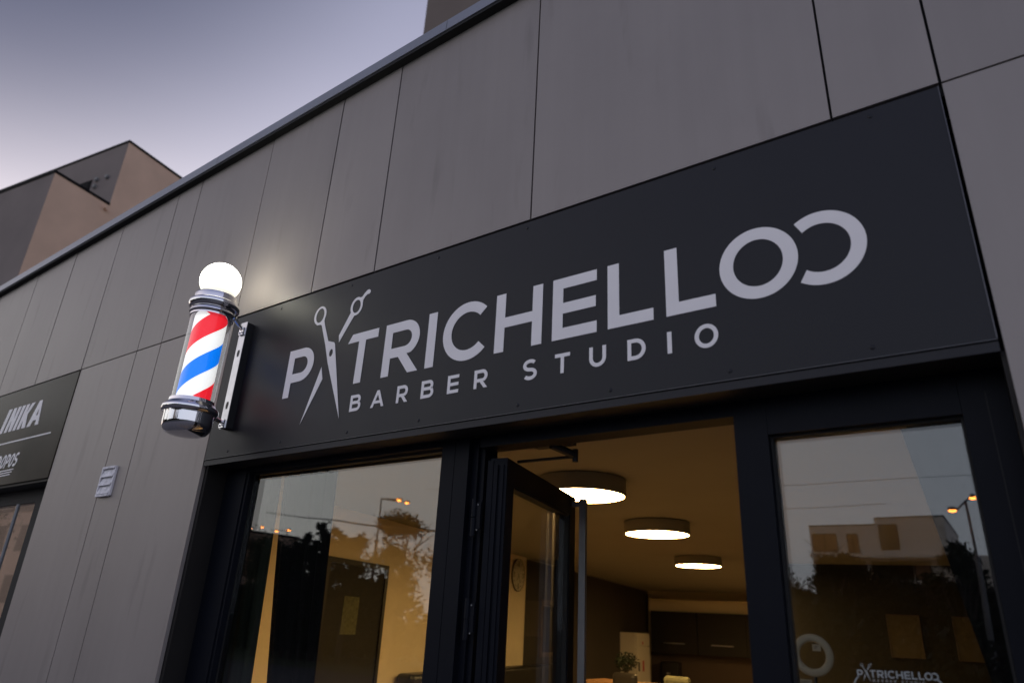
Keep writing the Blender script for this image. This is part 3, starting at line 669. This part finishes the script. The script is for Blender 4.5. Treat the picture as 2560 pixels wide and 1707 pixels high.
for an, ln in ((-2.2, .10), (-.95, .15)):
    c, s = math.cos(an), math.sin(an); q = lambda r, o: (r*c-o*s, r*s+o*c)
    ckflat('hand', [[q(-.02, -.007), q(ln, -.004), q(ln, .004), q(-.02, .007)]])

# low dark sofa along the left wall
sf = thing('sofa', 'low black leather sofa against the yellow wall, only its back showing', 'sofa', RM(.4, -2, GZ))
def rbox(name, m, x0, x1, y0, y1, z0, z1, parent, fn, b=.03, **k):
    o = box(name, m, x0, x1, y0, y1, z0, z1, parent, fn, **k); md = o.modifiers.new('bevel', 'BEVEL'); md.width = b; md.segments = 3; return o
rbox('backrest', 'leather', .03, .25, -3.70, 1.2, .1, 1.06, sf, RM, .05)
for k in range(3): rbox('seat_cushion', 'leather', .26, .90, -3.65+k*1.6, -2.08+k*1.6, .10, .42, sf, RM, .05)
for k in (0, 1): rbox('armrest', 'leather', .26, .9, (-3.85, 1.16)[k], (-3.67, 1.33)[k], GZ+.03, .62, sf, RM, .04)
box('base', 'boxblack', .04, .88, -3.66, 1.15, GZ+.005, .095, sf, RM)

# framed mirror on the dark wall
mr_ = thing('wall_mirror', 'rectangular framed mirror on the dark wall seen through the door glass', 'mirror', RM(0, 1.2, 1.4))
m = MB(); m.box(.004, .04, .64, .72, 1.15, 2.05, fn=RM); m.box(.004, .04, 1.9, 1.98, 1.15, 2.05, fn=RM); m.box(.004, .04, .721, 1.899, 1.97, 2.05, fn=RM); m.box(.004, .04, .721, 1.899, 1.15, 1.22, fn=RM)
m.build('mirror_frame', 'terra', mr_); MAT['mirror'] = mat('mirror_glass', (.35, .33, .3), .05, 1); box('mirror_glass', 'mirror', .004, .012, .7205, 1.8995, 1.2205, 1.9695, mr_, RM)

# fridge in the far corner
fg = thing('fridge', 'tall white fridge with red stickers standing against the dark wall at the back', 'fridge', RM(.2, 6.2, GZ))
rbox('cabinet', 'white', .006, .355, 5.611, 6.82, GZ+.02, 1.60, fg, RM, .012)
fd = rbox('door', 'white', .358, .395, 5.615, 6.82, GZ+.10, 1.31, fg, RM, .010); fd2 = rbox('door', 'white', .358, .395, 5.615, 6.82, 1.325, 1.59, fg, RM, .010)
box('sticker', 'red', .3955, .3965, 6.10, 6.25, .80, 1.02, fd, RM); box('handle', 'boxblack', .3955, .42, 5.70, 5.75, .82, 1.0, fd, RM); box('sticker', 'red', .3955, .3965, 6.10, 6.20, 1.36, 1.42, fd2, RM)

# wall cupboards with bar handles, worktop and splash wall
for k in range(5):
    n0 = .16+k*1.17
    c = thing('wall_cupboard', ['first dark wall cupboard right of the fridge', 'second dark wall cupboard from the fridge, with the brighter handle', 'third dark wall cupboard from the fridge', 'fourth dark wall cupboard from the fridge', 'last dark wall cupboard, farthest from the fridge'][k], 'cupboard', RM(n0+.58, 8.2, 1.17), 'wall cupboards at the back of the shop')
    box('carcass', 'cabinet', n0, n0+1.16, 8.02, 8.415, 1.17, 2.145, c, RM)
    d_ = box('door', 'cabinet', n0+.004, n0+1.156, 8.000, 8.018, 1.174, 2.141, c, RM)
    box('handle', 'chrome_dull', n0+.15+.17, n0+.15+.70, 7.972, 7.985, 1.395, 1.412, d_, RM)
box('splash_wall', 'terra', .05, 6.2, 8.405, 8.416, .3, 1.165, None, RM, kind='structure')
lc = thing('base_cupboard', 'long dark base unit with worktop under the wall cupboards', 'cupboard', RM(3, 8.1, GZ))
box('carcass', 'cabinet', .42, 6.0, 7.75, 8.40, GZ+.01, .40, lc, RM); box('worktop', 'wood', .40, 6.02, 7.70, 8.402, .402, .44, lc, RM)
cm = thing('coffee_machine', 'black coffee machine on the worktop at the back', 'coffee machine', RM(.6, 8, .44))
rbox('body', 'skin_dark', .42, .86, 7.8, 8.25, .441, .98, cm, RM, .02); box('spout', 'chrome_dull', .58, .66, 7.74, 7.798, .70, .74, cm, RM); box('drip_tray', 'chrome_dull', .46, .82, 7.70, 7.798, .442, .47, cm, RM)
pp = box('notice_sheet', 'paper', .55, .82, 8.398, 8.404, .86, .96, None, RM); pp['label'] = 'small cream notice on the dark splash wall beside the coffee machine'; pp['category'] = 'notice'
pp.location = (0, 0, 0)

# reception counter with a plant
rc = thing('reception_counter', 'reception counter with an orange wood edge behind the open door', 'counter', (-3.9, 6.0, GZ))
box('body', 'darkwall', -4.55, -3.2, 5.85, 6.40, GZ+.005, 1.00, rc); box('top', 'wood', -4.60, -3.15, 5.80, 6.45, 1.002, 1.048, rc)
pt = thing('potted_plant', 'small bushy green plant in a dark pot on the reception counter', 'plant', (-4.12, 6.1, 1.05))
MB().lathe([(.0002, 1.050), (.062, 1.050), (.085, 1.13), (.088, 1.14), (.078, 1.14), (.070, 1.12), (.0002, 1.12)], (-4.12, 6.1, 0), 24).build('pot', 'boxblack', pt)
sm = MB()
for k in range(7):
    a = k*.9; sm.tube((-4.12, 6.1, 1.12), (-4.12+.07*math.cos(a), 6.1+.07*math.sin(a), 1.24+.02*(k % 3)), .006, .003, 6, caps=False)
sm.build('stem', 'bark', pt)
lm = MB()
for k in range(420):
    u = Vector((random.gauss(0, 1), random.gauss(0, 1), random.gauss(0, .8))).normalized()*random.uniform(.3, 1)
    c = Vector((-4.12, 6.1, 1.27))+Vector((u.x*.155, u.y*.155, u.z*.115)); a = Vector((random.gauss(0, 1), random.gauss(0, 1), random.gauss(0, .7))).normalized(); b = a.orthogonal().normalized()
    l, w = random.uniform(.018, .034), random.uniform(.007, .012)
    lm.add([c-a*l, c+b*w, c+a*l, c-b*w], [(0, 1, 2, 3)])
lm.build('foliage', 'leaf', pt, kind='stuff')
MB().sphere((-4.09, 5.98, 1.10), .016, 10, 8).build('red_tag', 'red', pt)
# barber chairs: only their head rests rise into view
def barber_chair(x, y, top, m, label):
    t = thing('barber_chair', label, 'chair', (x, y, GZ), 'barber chairs')
    def Q(name, mm, *a, b=.03): return rbox(name, mm, *a, t, lambda u, v, w: (x+u, y+v, w), b)
    Q('headrest', m, -.14, .14, -.04, .05, top-.16, top, b=.04); Q('backrest', m, -.24, .24, -.03, .07, .42, top-.18, b=.04)
    Q('seat', m, -.26, .26, -.50, -.04, .34, .46, b=.04)
    for sx in (-1, 1): Q('armrest', m, sx*.29-.04, sx*.29+.04, -.45, 0, .60, .66, b=.02)
    MB().lathe([(.0002, GZ+.005), (.33, GZ+.005), (.33, GZ+.03), (.08, GZ+.06), (.05, .33), (.0002, .335)], (x, y-.25, 0), 32).build('pedestal', 'chrome', t)
    Q('footrest', 'chrome_dull', -.18, .18, -.80, -.72, .05, .08, b=.01)
    return t
barber_chair(-3.69, 5.2, 1.20, 'leather', 'black barber chair whose rounded headrest shows just right of the fridge')
barber_chair(-3.02, 5.0, 1.22, 'olive', 'olive green barber chair whose top shows at the bottom of the doorway')

# drapes inside the left window
def drape(name, m, pts, z0, z1, label):
    t = MB(); n = 46; vs = []
    for j in range(13):
        v = j/12; z = z0+(z1-z0)*v
        xa = pts[0][0]+(pts[0][1]-pts[0][0])*v + (.028*math.sin(v*5.1) if name == 'dark_drape' else 0); xb = pts[1][0]+(pts[1][1]-pts[1][0])*v
        for i in range(n+1):
            u = i/n; vs.append((xa+(xb-xa)*u, .45+.018*math.sin(u*26+v*.5)+.004*math.sin(u*61), z))
    fs = [(j*(n+1)+i, j*(n+1)+i+1, (j+1)*(n+1)+i+1, (j+1)*(n+1)+i) for j in range(12) for i in range(n)]
    o = t.add(vs, fs, 0, True).build(name, m); md = o.modifiers.new('cloth', 'SOLIDIFY'); md.thickness = .003
    o['label'] = label; o['category'] = 'curtain'; return o
drape('dark_drape', 'curtain', ((-3.33, -3.60), (-3.02, -3.15)), GZ+.02, 2.38, 'near black hanging drape in the middle of the left window')
drape('side_drape', 'curtain2', ((-4.10, -4.10), (-3.555, -3.66)), GZ+.02, 2.38, 'grey green drape drawn to the left side of the left window')
t = MB(); n = 30; vs = []
for j in range(17):
    z = GZ+.02+(2.395-GZ-.02)*j/16; xa = -.27+(2.356-z)*.162
    for i in range(n+1):
        u = i/n; vs.append((xa+(.55-xa)*u, .42+.012*math.sin(u*30+z)*min(1, u*8), z))
sd_ = t.add(vs, [(j*(n+1)+i, j*(n+1)+i+1, (j+1)*(n+1)+i+1, (j+1)*(n+1)+i) for j in range(16) for i in range(n)], 0, True).build('slanting_drape', 'curtain')
md = sd_.modifiers.new('cloth', 'SOLIDIFY'); md.thickness = .003
sd_['label'] = 'near black drape with a slanting edge at the right side of the right window'; sd_['category'] = 'curtain'
MB().tube((-4.3, .45, 2.392), (-1.95, .45, 2.392), .009, seg=10).build('curtain_rail', 'boxblack', label='thin dark rail over the drapes in the left window', category='rail')

# ring lamp and papers behind the right window
rl = thing('ring_light', 'pale unlit ring light standing behind the right window', 'ring light', (-.64, .52, GZ))
m = MB(); c = (-.641, .50, 1.559)
for i in range(64):
    for j in range(12): pass
vs = []; ns_, mm_ = 64, 12
for i in range(ns_):
    a = 2*math.pi*i/ns_
    for j in range(mm_):
        b = 2*math.pi*j/mm_; rr = .0545+.0125*math.cos(b); vs.append((c[0]+rr*math.cos(a), c[1]+.008*math.sin(b), c[2]+rr*math.sin(a)))
fs = [(i*mm_+j, ((i+1) % ns_)*mm_+j, ((i+1) % ns_)*mm_+(j+1) % mm_, i*mm_+(j+1) % mm_) for i in range(ns_) for j in range(mm_)]
m.add(vs, fs, 0, True).build('ring', 'paper', rl)
MB().tube((-.641, .505, 1.495), (-.641, .505, GZ+.05), .006, seg=10).build('stand', 'boxblack', rl)
m = MB()
for k in range(3): a = k*2.1; m.tube((-.641, .505, .28), (-.641+.22*math.cos(a), .505+.22*math.sin(a)*.5+.1, GZ+.01), .006, seg=8)
m.build('tripod_legs', 'boxblack', rl)
for (xa, xb, za, zb, yy, l) in ((-.668, -.640, 1.571, 1.593, .62, 'tiny paper card seen through the ring light'), (-.672, -.628, 1.470, 1.487, .40, 'cream price card under the ring light in the right window')):
    o = box('price_card', 'paper', xa, xb, yy, yy+.003, za, zb); o['label'] = l; o['category'] = 'card'
    ink = MB()
    for q in range(3): ink.box(xa+.006, xb-.006-.004*q, yy-.0008, yy-.0002, zb-.006-q*.004, zb-.0045-q*.004)
    ink.build('printed_lines', 'ink', o)
MAT['dullboard'] = mat('dull_board', (.10, .08, .05), .8, noise=.1, nscale=8)
Pc = Vector((-2.316, 8.965, 0))
def RC(n, t, z): p = Pc+Nn*n+D_*t; return (p.x, p.y, z)
box('cross_wall', 'blackwall', -1.03, 3.2, 0, .12, GZ, CZ-.001, None, RC, kind='structure')
for a, b, l in ((.66, 1.06, 'left one of two dull brown boards on the dark wall deep inside the right window'), (1.44, 1.86, 'right one of two dull brown boards, cut off by the dark partition')):
    t = thing('wall_board', l, 'board', RC((a+b)/2, -.02, 1.73), 'brown boards on the dark cross wall')
    box('board', 'dullboard', a+.012, b-.012, -.020, -.001, 1.477, 1.993, t, RC)
    m = MB(); m.box(a, a+.0118, -.026, -.001, 1.465, 2.005, fn=RC); m.box(b-.0118, b, -.026, -.001, 1.465, 2.005, fn=RC); m.box(a+.012, b-.012, -.026, -.001, 1.465, 1.4768, fn=RC); m.box(a+.012, b-.012, -.026, -.001, 1.9932, 2.005, fn=RC)
    m.build('edge', 'terra', t)

# ------------------------------------------------------------------ apartment blocks behind the roof
av = Vector((-.98871649, -.14979885, 0)); bv = Vector((-.20654405, .9784373, 0)); Ac = Vector((-26.483, 7.084, 0))
def AB(a, b, z): p = Ac+av*a+bv*b; return (p.x, p.y, z)
ab = thing('apartment_block', 'stepped plaster apartment block with beige and dark brown walls behind the roof on the left', 'building', (Ac.x, Ac.y, GZ))
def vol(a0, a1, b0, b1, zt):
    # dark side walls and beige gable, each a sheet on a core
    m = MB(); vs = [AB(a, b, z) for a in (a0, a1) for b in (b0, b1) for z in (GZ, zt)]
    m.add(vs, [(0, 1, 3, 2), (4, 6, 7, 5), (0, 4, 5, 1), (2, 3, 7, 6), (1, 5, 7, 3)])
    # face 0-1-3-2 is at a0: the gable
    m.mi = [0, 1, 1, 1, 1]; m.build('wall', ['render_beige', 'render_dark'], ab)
    f = MB(); e2 = .03
    f.box(a0-e2, a1+e2, b0-e2, b0+.1, zt+.002, zt+.10, fn=AB); f.box(a0-e2, a0+.1, b0+.1005, b1, zt+.002, zt+.10, fn=AB); f.box(a0+.1005, a1, b0+.1005, b1, zt+.002, zt+.05, fn=AB)
    f.build('roof_edge', 'flash', ab)
vol(0, 32, 0, 22, 18.90)
vol(0.0, 32, -2.21, -.0005, 15.90)
w = box('window', 'flash', 1.75, 2.75, -.03, -.002, 16.2, 17.55, ab, AB); 
box('pane', 'flash', 1.85, 2.65, -.045, -.031, 16.3, 17.45, w, AB)
for a_, z_ in ((1.38, 17.45), (1.38, 17.12), (.72, 17.4)):
    m = MB(); m.box(a_-.07, a_+.07, -.10, -.003, z_-.06, z_+.07, fn=AB); m.tube(AB(a_, -.05, z_-.061), AB(a_, -.05, z_-.10), .04, .03, 8); m.build('vent_outlet', 'concrete', ab)
MB().tube(AB(-.003, -.12, 15.68), AB(-.16, -.12, 15.66), .08, seg=12).build('drain_spout', 'render_beige', ab)

tb = thing('tower_block', 'taupe plaster wall of a taller block rising behind the roof at the top', 'building', (-11, 11, GZ))
def TB(a, b, z): p = Vector((-13.50, 10.17, 0))-av*a+bv*b; return (p.x, p.y, z)
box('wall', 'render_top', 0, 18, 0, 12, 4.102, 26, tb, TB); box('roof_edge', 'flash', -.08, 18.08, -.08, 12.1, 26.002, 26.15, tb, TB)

# ------------------------------------------------------------------ across the street (what the glass reflects)
def tree(x, y, h, r, seedv, label, slim=False, group='trees across the street'):
    rnd = random.Random(seedv); t = thing('street_tree', label, 'tree', (x, y, GZ-.15), group)
    z0 = GZ-.15; m = MB(); hb_ = h*(.30 if not slim else .12); m.tube((x, y, z0), (x, y, hb_), .16*h/6, .12*h/6, 10, caps=False)
    tips = []
    for k in range(7 if not slim else 3):
        a = rnd.uniform(0, 6.28); q = rnd.uniform(.35, .8)*r*(1 if not slim else .4); zz = h*rnd.uniform(.55, .85)
        e_ = (x+q*math.cos(a), y+q*math.sin(a), zz); m.tube((x, y, hb_*.9), e_, .085*h/6, .025, 7, caps=False); tips.append(Vector(e_))
        for j in range(3):
            e2 = (e_[0]+rnd.gauss(0, .35)*r, e_[1]+rnd.gauss(0, .35)*r, zz+rnd.uniform(.0, .18)*h); m.tube(e_, e2, .03, .010, 5, caps=False); tips.append(Vector(e2))
    m.build('trunk', 'bark', t)
    L = MB(); cz = h*(.66 if not slim else .52)
    blobs = []
    for k in range(26 if not slim else 22):
        a = rnd.uniform(0, 6.28); v = rnd.uniform(-1, 1); q = math.sqrt(1-v*v*.9)*rnd.uniform(.35, .95)*r
        if slim: blobs.append((Vector((x+rnd.gauss(0, .25)*r, y+rnd.gauss(0, .25)*r, h*.1+(k/22)*h*.88)), r*(.75-.6*k/22)+.1))
        else: blobs.append((Vector((x+q*math.cos(a), y+q*math.sin(a), cz+v*(h-cz)*.85)), rnd.uniform(.22, .42)*r))
    n = 7500 if not slim else 4500
    for k in range(n):
        c, br = blobs[rnd.randrange(len(blobs))]
        p = c+Vector((rnd.gauss(0, .5), rnd.gauss(0, .5), rnd.gauss(0, .42)))*br
        a = Vector((rnd.gauss(0, 1), rnd.gauss(0, 1), rnd.gauss(0, 1))).normalized(); b = a.orthogonal().normalized(); l = rnd.uniform(.05, .12)*(h/6)**.5
        L.add([p-a*l, p+b*l*.6, p+a*l, p-b*l*.6], [(0, 1, 2, 3)])
    L.build('crown', 'treeleaf', t, kind='stuff')
    return t
# mirrored places of what shows in the left window
tree(-29.6, -19.0, 5.2, 1.7, 1, 'small round tree at the far left of the reflection in the left window')
for i, (x, hh) in enumerate(((-28.2, 5.0), (-27.6, 5.35), (-26.9, 5.0), (-26.3, 5.75), (-25.7, 5.5))):
    tree(x, -19.6, hh, .55, 20+i, ['first slim conifer from the left of the dark row', 'second slim conifer of the dark row', 'middle slim conifer of the dark row', 'tallest slim conifer of the dark row', 'last slim conifer of the dark row before the street lamp'][i]+' reflected in the left window', True)
tree(-24.2, -19.3, 5.3, 1.1, 31, 'low bushy tree between the conifers and the street lamp')
tree(-21.7, -19.6, 5.9, 1.5, 32, 'open crowned tree reflected just right of the street lamp in the left window')
tree(-34.5, -24.0, 5.2, 2.4, 33, 'broad tree at the far end of the verge across the road')
for i, (x, y, hh, r) in enumerate(((-50, -18, 12.5, 4.5), (-60, -20, 14, 5), (-41, -18.5, 8.5, 3.2))):
    tree(x, y, hh, r, 80+i, ['tall broad tree far down the road', 'tallest tree, farthest down the road', 'medium tree between the conifer row and the tall trees'][i], group='trees far down the road')
# right window trees
for i, (x, y, hh, r) in enumerate(((-9.2, -31, 4.7, 1.8), (-6.3, -30, 5.6, .95), (-4.7, -31, 4.4, 1.6), (-3.3, -30, 4.5, 1.4), (-2.05, -29, 5.4, .8), (-.3, -30, 4.6, 1.5), (-12.2, -31, 4.8, 2.0), (-15.5, -30, 4.8, 2.2), (2.6, -30, 5.0, 2.0))):
    tree(x, y, hh, r, 50+i, ['dark tree left of the pale house', 'pointed tree before the left half of the pale house', 'low tree before the dark balcony', 'tree before the blank right half of the pale house', 'narrow tree beside the twin street lamp', 'tree right of the twin street lamp', 'second tree left of the pale house', 'leftmost broad tree of the row before the pale house', 'rightmost tree of the row, beyond the twin lamp'][i]+' reflected in the right window', group='trees before the pale house')
hd = MB(); rnd = random.Random(3)
for k in range(16000):
    x = rnd.uniform(-48, 8); p = Vector((x, -22-abs(x+10)*.02*0+rnd.gauss(0, .45), GZ+rnd.uniform(0, 2.5+.5*math.sin(x*.7)+.3*math.sin(x*2.1))))
    a = Vector((rnd.gauss(0, 1), rnd.gauss(0, 1), rnd.gauss(0, 1))).normalized(); b = a.orthogonal(); l = rnd.uniform(.10, .2)
    hd.add([p-a*l, p+b*l*.6, p+a*l, p-b*l*.6], [(0, 1, 2, 3)])
hd.build('hedge', 'treeleaf', label='long rough hedge along the far side of the road', category='hedge', kind='stuff')

def belt(x0, x1, y, h, n, label):
    m = MB(); r_ = random.Random(int(x0*7))
    for k in range(n):
        x = r_.uniform(x0, x1); top = h+.35*math.sin(x*.9)+.22*math.sin(x*2.7)
        p = Vector((x, y+r_.gauss(0, .6), GZ+r_.random()**.8*top))
        a = Vector((r_.gauss(0, 1), r_.gauss(0, .4), r_.gauss(0, 1))).normalized(); b = a.orthogonal(); l = r_.uniform(.14, .30)
        m.add([p-a*l, p+b*l*.7, p+a*l, p-b*l*.7], [(0, 1, 2, 3)])
    m.build('thicket', 'treeleaf', label=label, category='thicket', kind='stuff')
belt(-24, 10, -33.5, 3.9, 15000, 'dark thicket filling the gaps below the tree crowns, seen in the right window')
belt(-48, -24.5, -23, 3.1, 10000, 'dark thicket behind the conifer row, seen in the left window')
def street_lamp(x, y, h, arms, label):
    t = thing('street_lamp', label, 'street lamp', (x, y, GZ-.15), 'street lamps across the road')
    m = MB(); m.tube((x, y, GZ-.15), (x, y, h*.70), .095, .075, 14, caps=False); m.tube((x, y, h*.70), (x, y, h), .045, .038, 12); m.tube((x, y, h*.695), (x, y, h*.715), .11, .11, 12); m.build('pole', 'steel', t)
    for dx, dy, dz in arms:
        a = MB(); e_ = Vector((x+dx, y+dy, h+dz)); a.tube((x, y, h-.03), e_, .032, .028, 10); arm = a.build('arm', 'steel', t)
        d = Vector((dx, dy, 0)).normalized()
        hd_ = MB(); hd_.sphere((e_+d*.24), .26, 16, 10, sc=(max(.35, abs(d.x)), max(.35, abs(d.y)), .22)); hd_.build('lamp_head', 'steel', t)
        lo = MB(); lo.sphere((e_+d*.24+Vector((0, 0, -.055))), .12, 12, 8, sc=(1, 1, .45)); lo.build('lamp_glass', 'sodium', t)
street_lamp(-27.2, -23.6, 7.55, [(1.1, .1, -.12), (1.0, -.5, -.12)], 'tall street lamp with orange light reflected near the middle of the left window')
street_lamp(-1.20, -24.6, 6.1, [(.18, .5, .0), (-.25, .4, -.35)], 'tall street lamp with two orange lights reflected at the right edge of the right window')
street_lamp(-52.0, -34.0, 8.3, [(.6, .3, 0), (-.6, .3, 0)], 'first distant twin lamp over the trees at the far left of the reflection')
street_lamp(-43.0, -30.0, 7.2, [(.5, .3, 0), (-.5, .3, 0)], 'second distant twin lamp beside the conifer row')
# overhead wires
def wire(p, q, sag, r, label):
    m = MB(); p = Vector(p); q = Vector(q); pr = p
    for i in range(1, 25):
        u = i/24; c = p.lerp(q, u)-Vector((0, 0, sag*4*u*(1-u))); m.tube(pr, c, r, seg=6, caps=False); pr = c
    m.build('overhead_wire', 'rubber', label=label, category='wire')
wire((-60, -40, 10.8), (-7, -8.9, 2.6+.5), .1, .03, 'thick slanting cable reflected across the left window')
wire((-30, -30.0, 9.4), (8, -28.0, 7.6), .5, .010, 'thin upper wire reflected above the pale house')
wire((-24, -30.0, 7.9), (-4.2, -30.0, 7.0), .3, .010, 'thin lower wire reflected running to the pale house')

# pale house opposite
hs = thing('pale_house', 'pale modern house with flat stepped roof and dark balcony reflected in the right window', 'building', (-9, -50, GZ))
k5 = 50/25.0
def HS(u, d, z): return (u, -49.6-d, z)
X = lambda v: v*k5
Zz = lambda v: 1.6+(v-1.6)*52.2/27.2
xl, xm, xr = -11.75, -7.55, -3.68
m = MB(); m.box(xl, xm, 0, 10, Zz(4.46), Zz(5.42), fn=HS); m.box(xm+.001, xr, 0, 10, Zz(4.46), Zz(5.62), fn=HS); m.box(xl-.1, xr+.2, -.25, 10, Zz(4.34), Zz(4.459), fn=HS)
m.box(xl, xl+.5, 0, 10, GZ, Zz(4.339), fn=HS); m.box(xl+.51, xr, 1.6, 10, GZ, Zz(4.339), fn=HS); m.box(xl-.1, xr+.2, -.25, 1.59, Zz(3.40), Zz(3.62), fn=HS); m.build('wall', 'render_pale', hs)
box('house_wing', 'render_pale', xr+.25, 4, 2, 10, GZ, Zz(4.50), hs, HS)
m = MB(); m.box(xl-.05, xm, -.05, 10, Zz(5.42)+.002, Zz(5.45), fn=HS); m.box(xm+.001, xr+.05, -.05, 10, Zz(5.62)+.002, Zz(5.65), fn=HS); m.build('roof_edge', 'flash', hs)
for u0, u1, za, zb, mm in ((xl+.15, xl+1.75, 4.55, 5.15, 'orangewood'), (-9.35, -8.65, 4.50, 5.15, 'orangewood'), (-7.35, -6.25, 4.60, 5.42, 'darkpane')):
    wf = box('window', 'flash', u0, u1, -.04, -.002, Zz(za), Zz(zb), hs, HS); m = MB(); w_ = (u1-u0)/2
    for q in (0, 1): box('pane', mm, u0+.05+q*w_, u0+w_-.04+q*w_, -.06, -.041, Zz(za)+.08, Zz(zb)-.08, wf, HS)
for u0, u1, mm in ((xl+.7, xl+2.4, 'flash'), (xl+2.45, xl+3.1, 'orangewood'), (-8.3, -5.9, 'flash'), (-5.85, -4.9, 'orangewood')):
    wf = box('window', 'flash', u0, u1, 1.55, 1.598, Zz(3.63), Zz(4.30), hs, HS); box('pane', mm, u0+.08, u1-.08, 1.52, 1.549, Zz(3.66), Zz(4.26), wf, HS)
# beige block far down the street, reflected in the neighbour's glass
bb = thing('beige_house', 'beige house with dark square windows reflected in the glass under the brown sign', 'building', (-46, -15, GZ))
box('wall', 'render_beige', -56, -41.6, -30, -15, GZ-.1, 6.55, bb)
box('roof_edge', 'flash', -56.1, -41.5, -30.1, -14.9, 6.552, 6.7, bb)
for k in range(4):
    for z in (4.2, 1.4):
        wf = box('window', 'flash', -55+k*3.4, -53.1+k*3.4, -14.998, -14.95, z, z+1.5, bb); box('pane', 'flash', -54.9+k*3.4, -53.2+k*3.4, -14.949, -14.93, z+.1, z+1.4, wf)
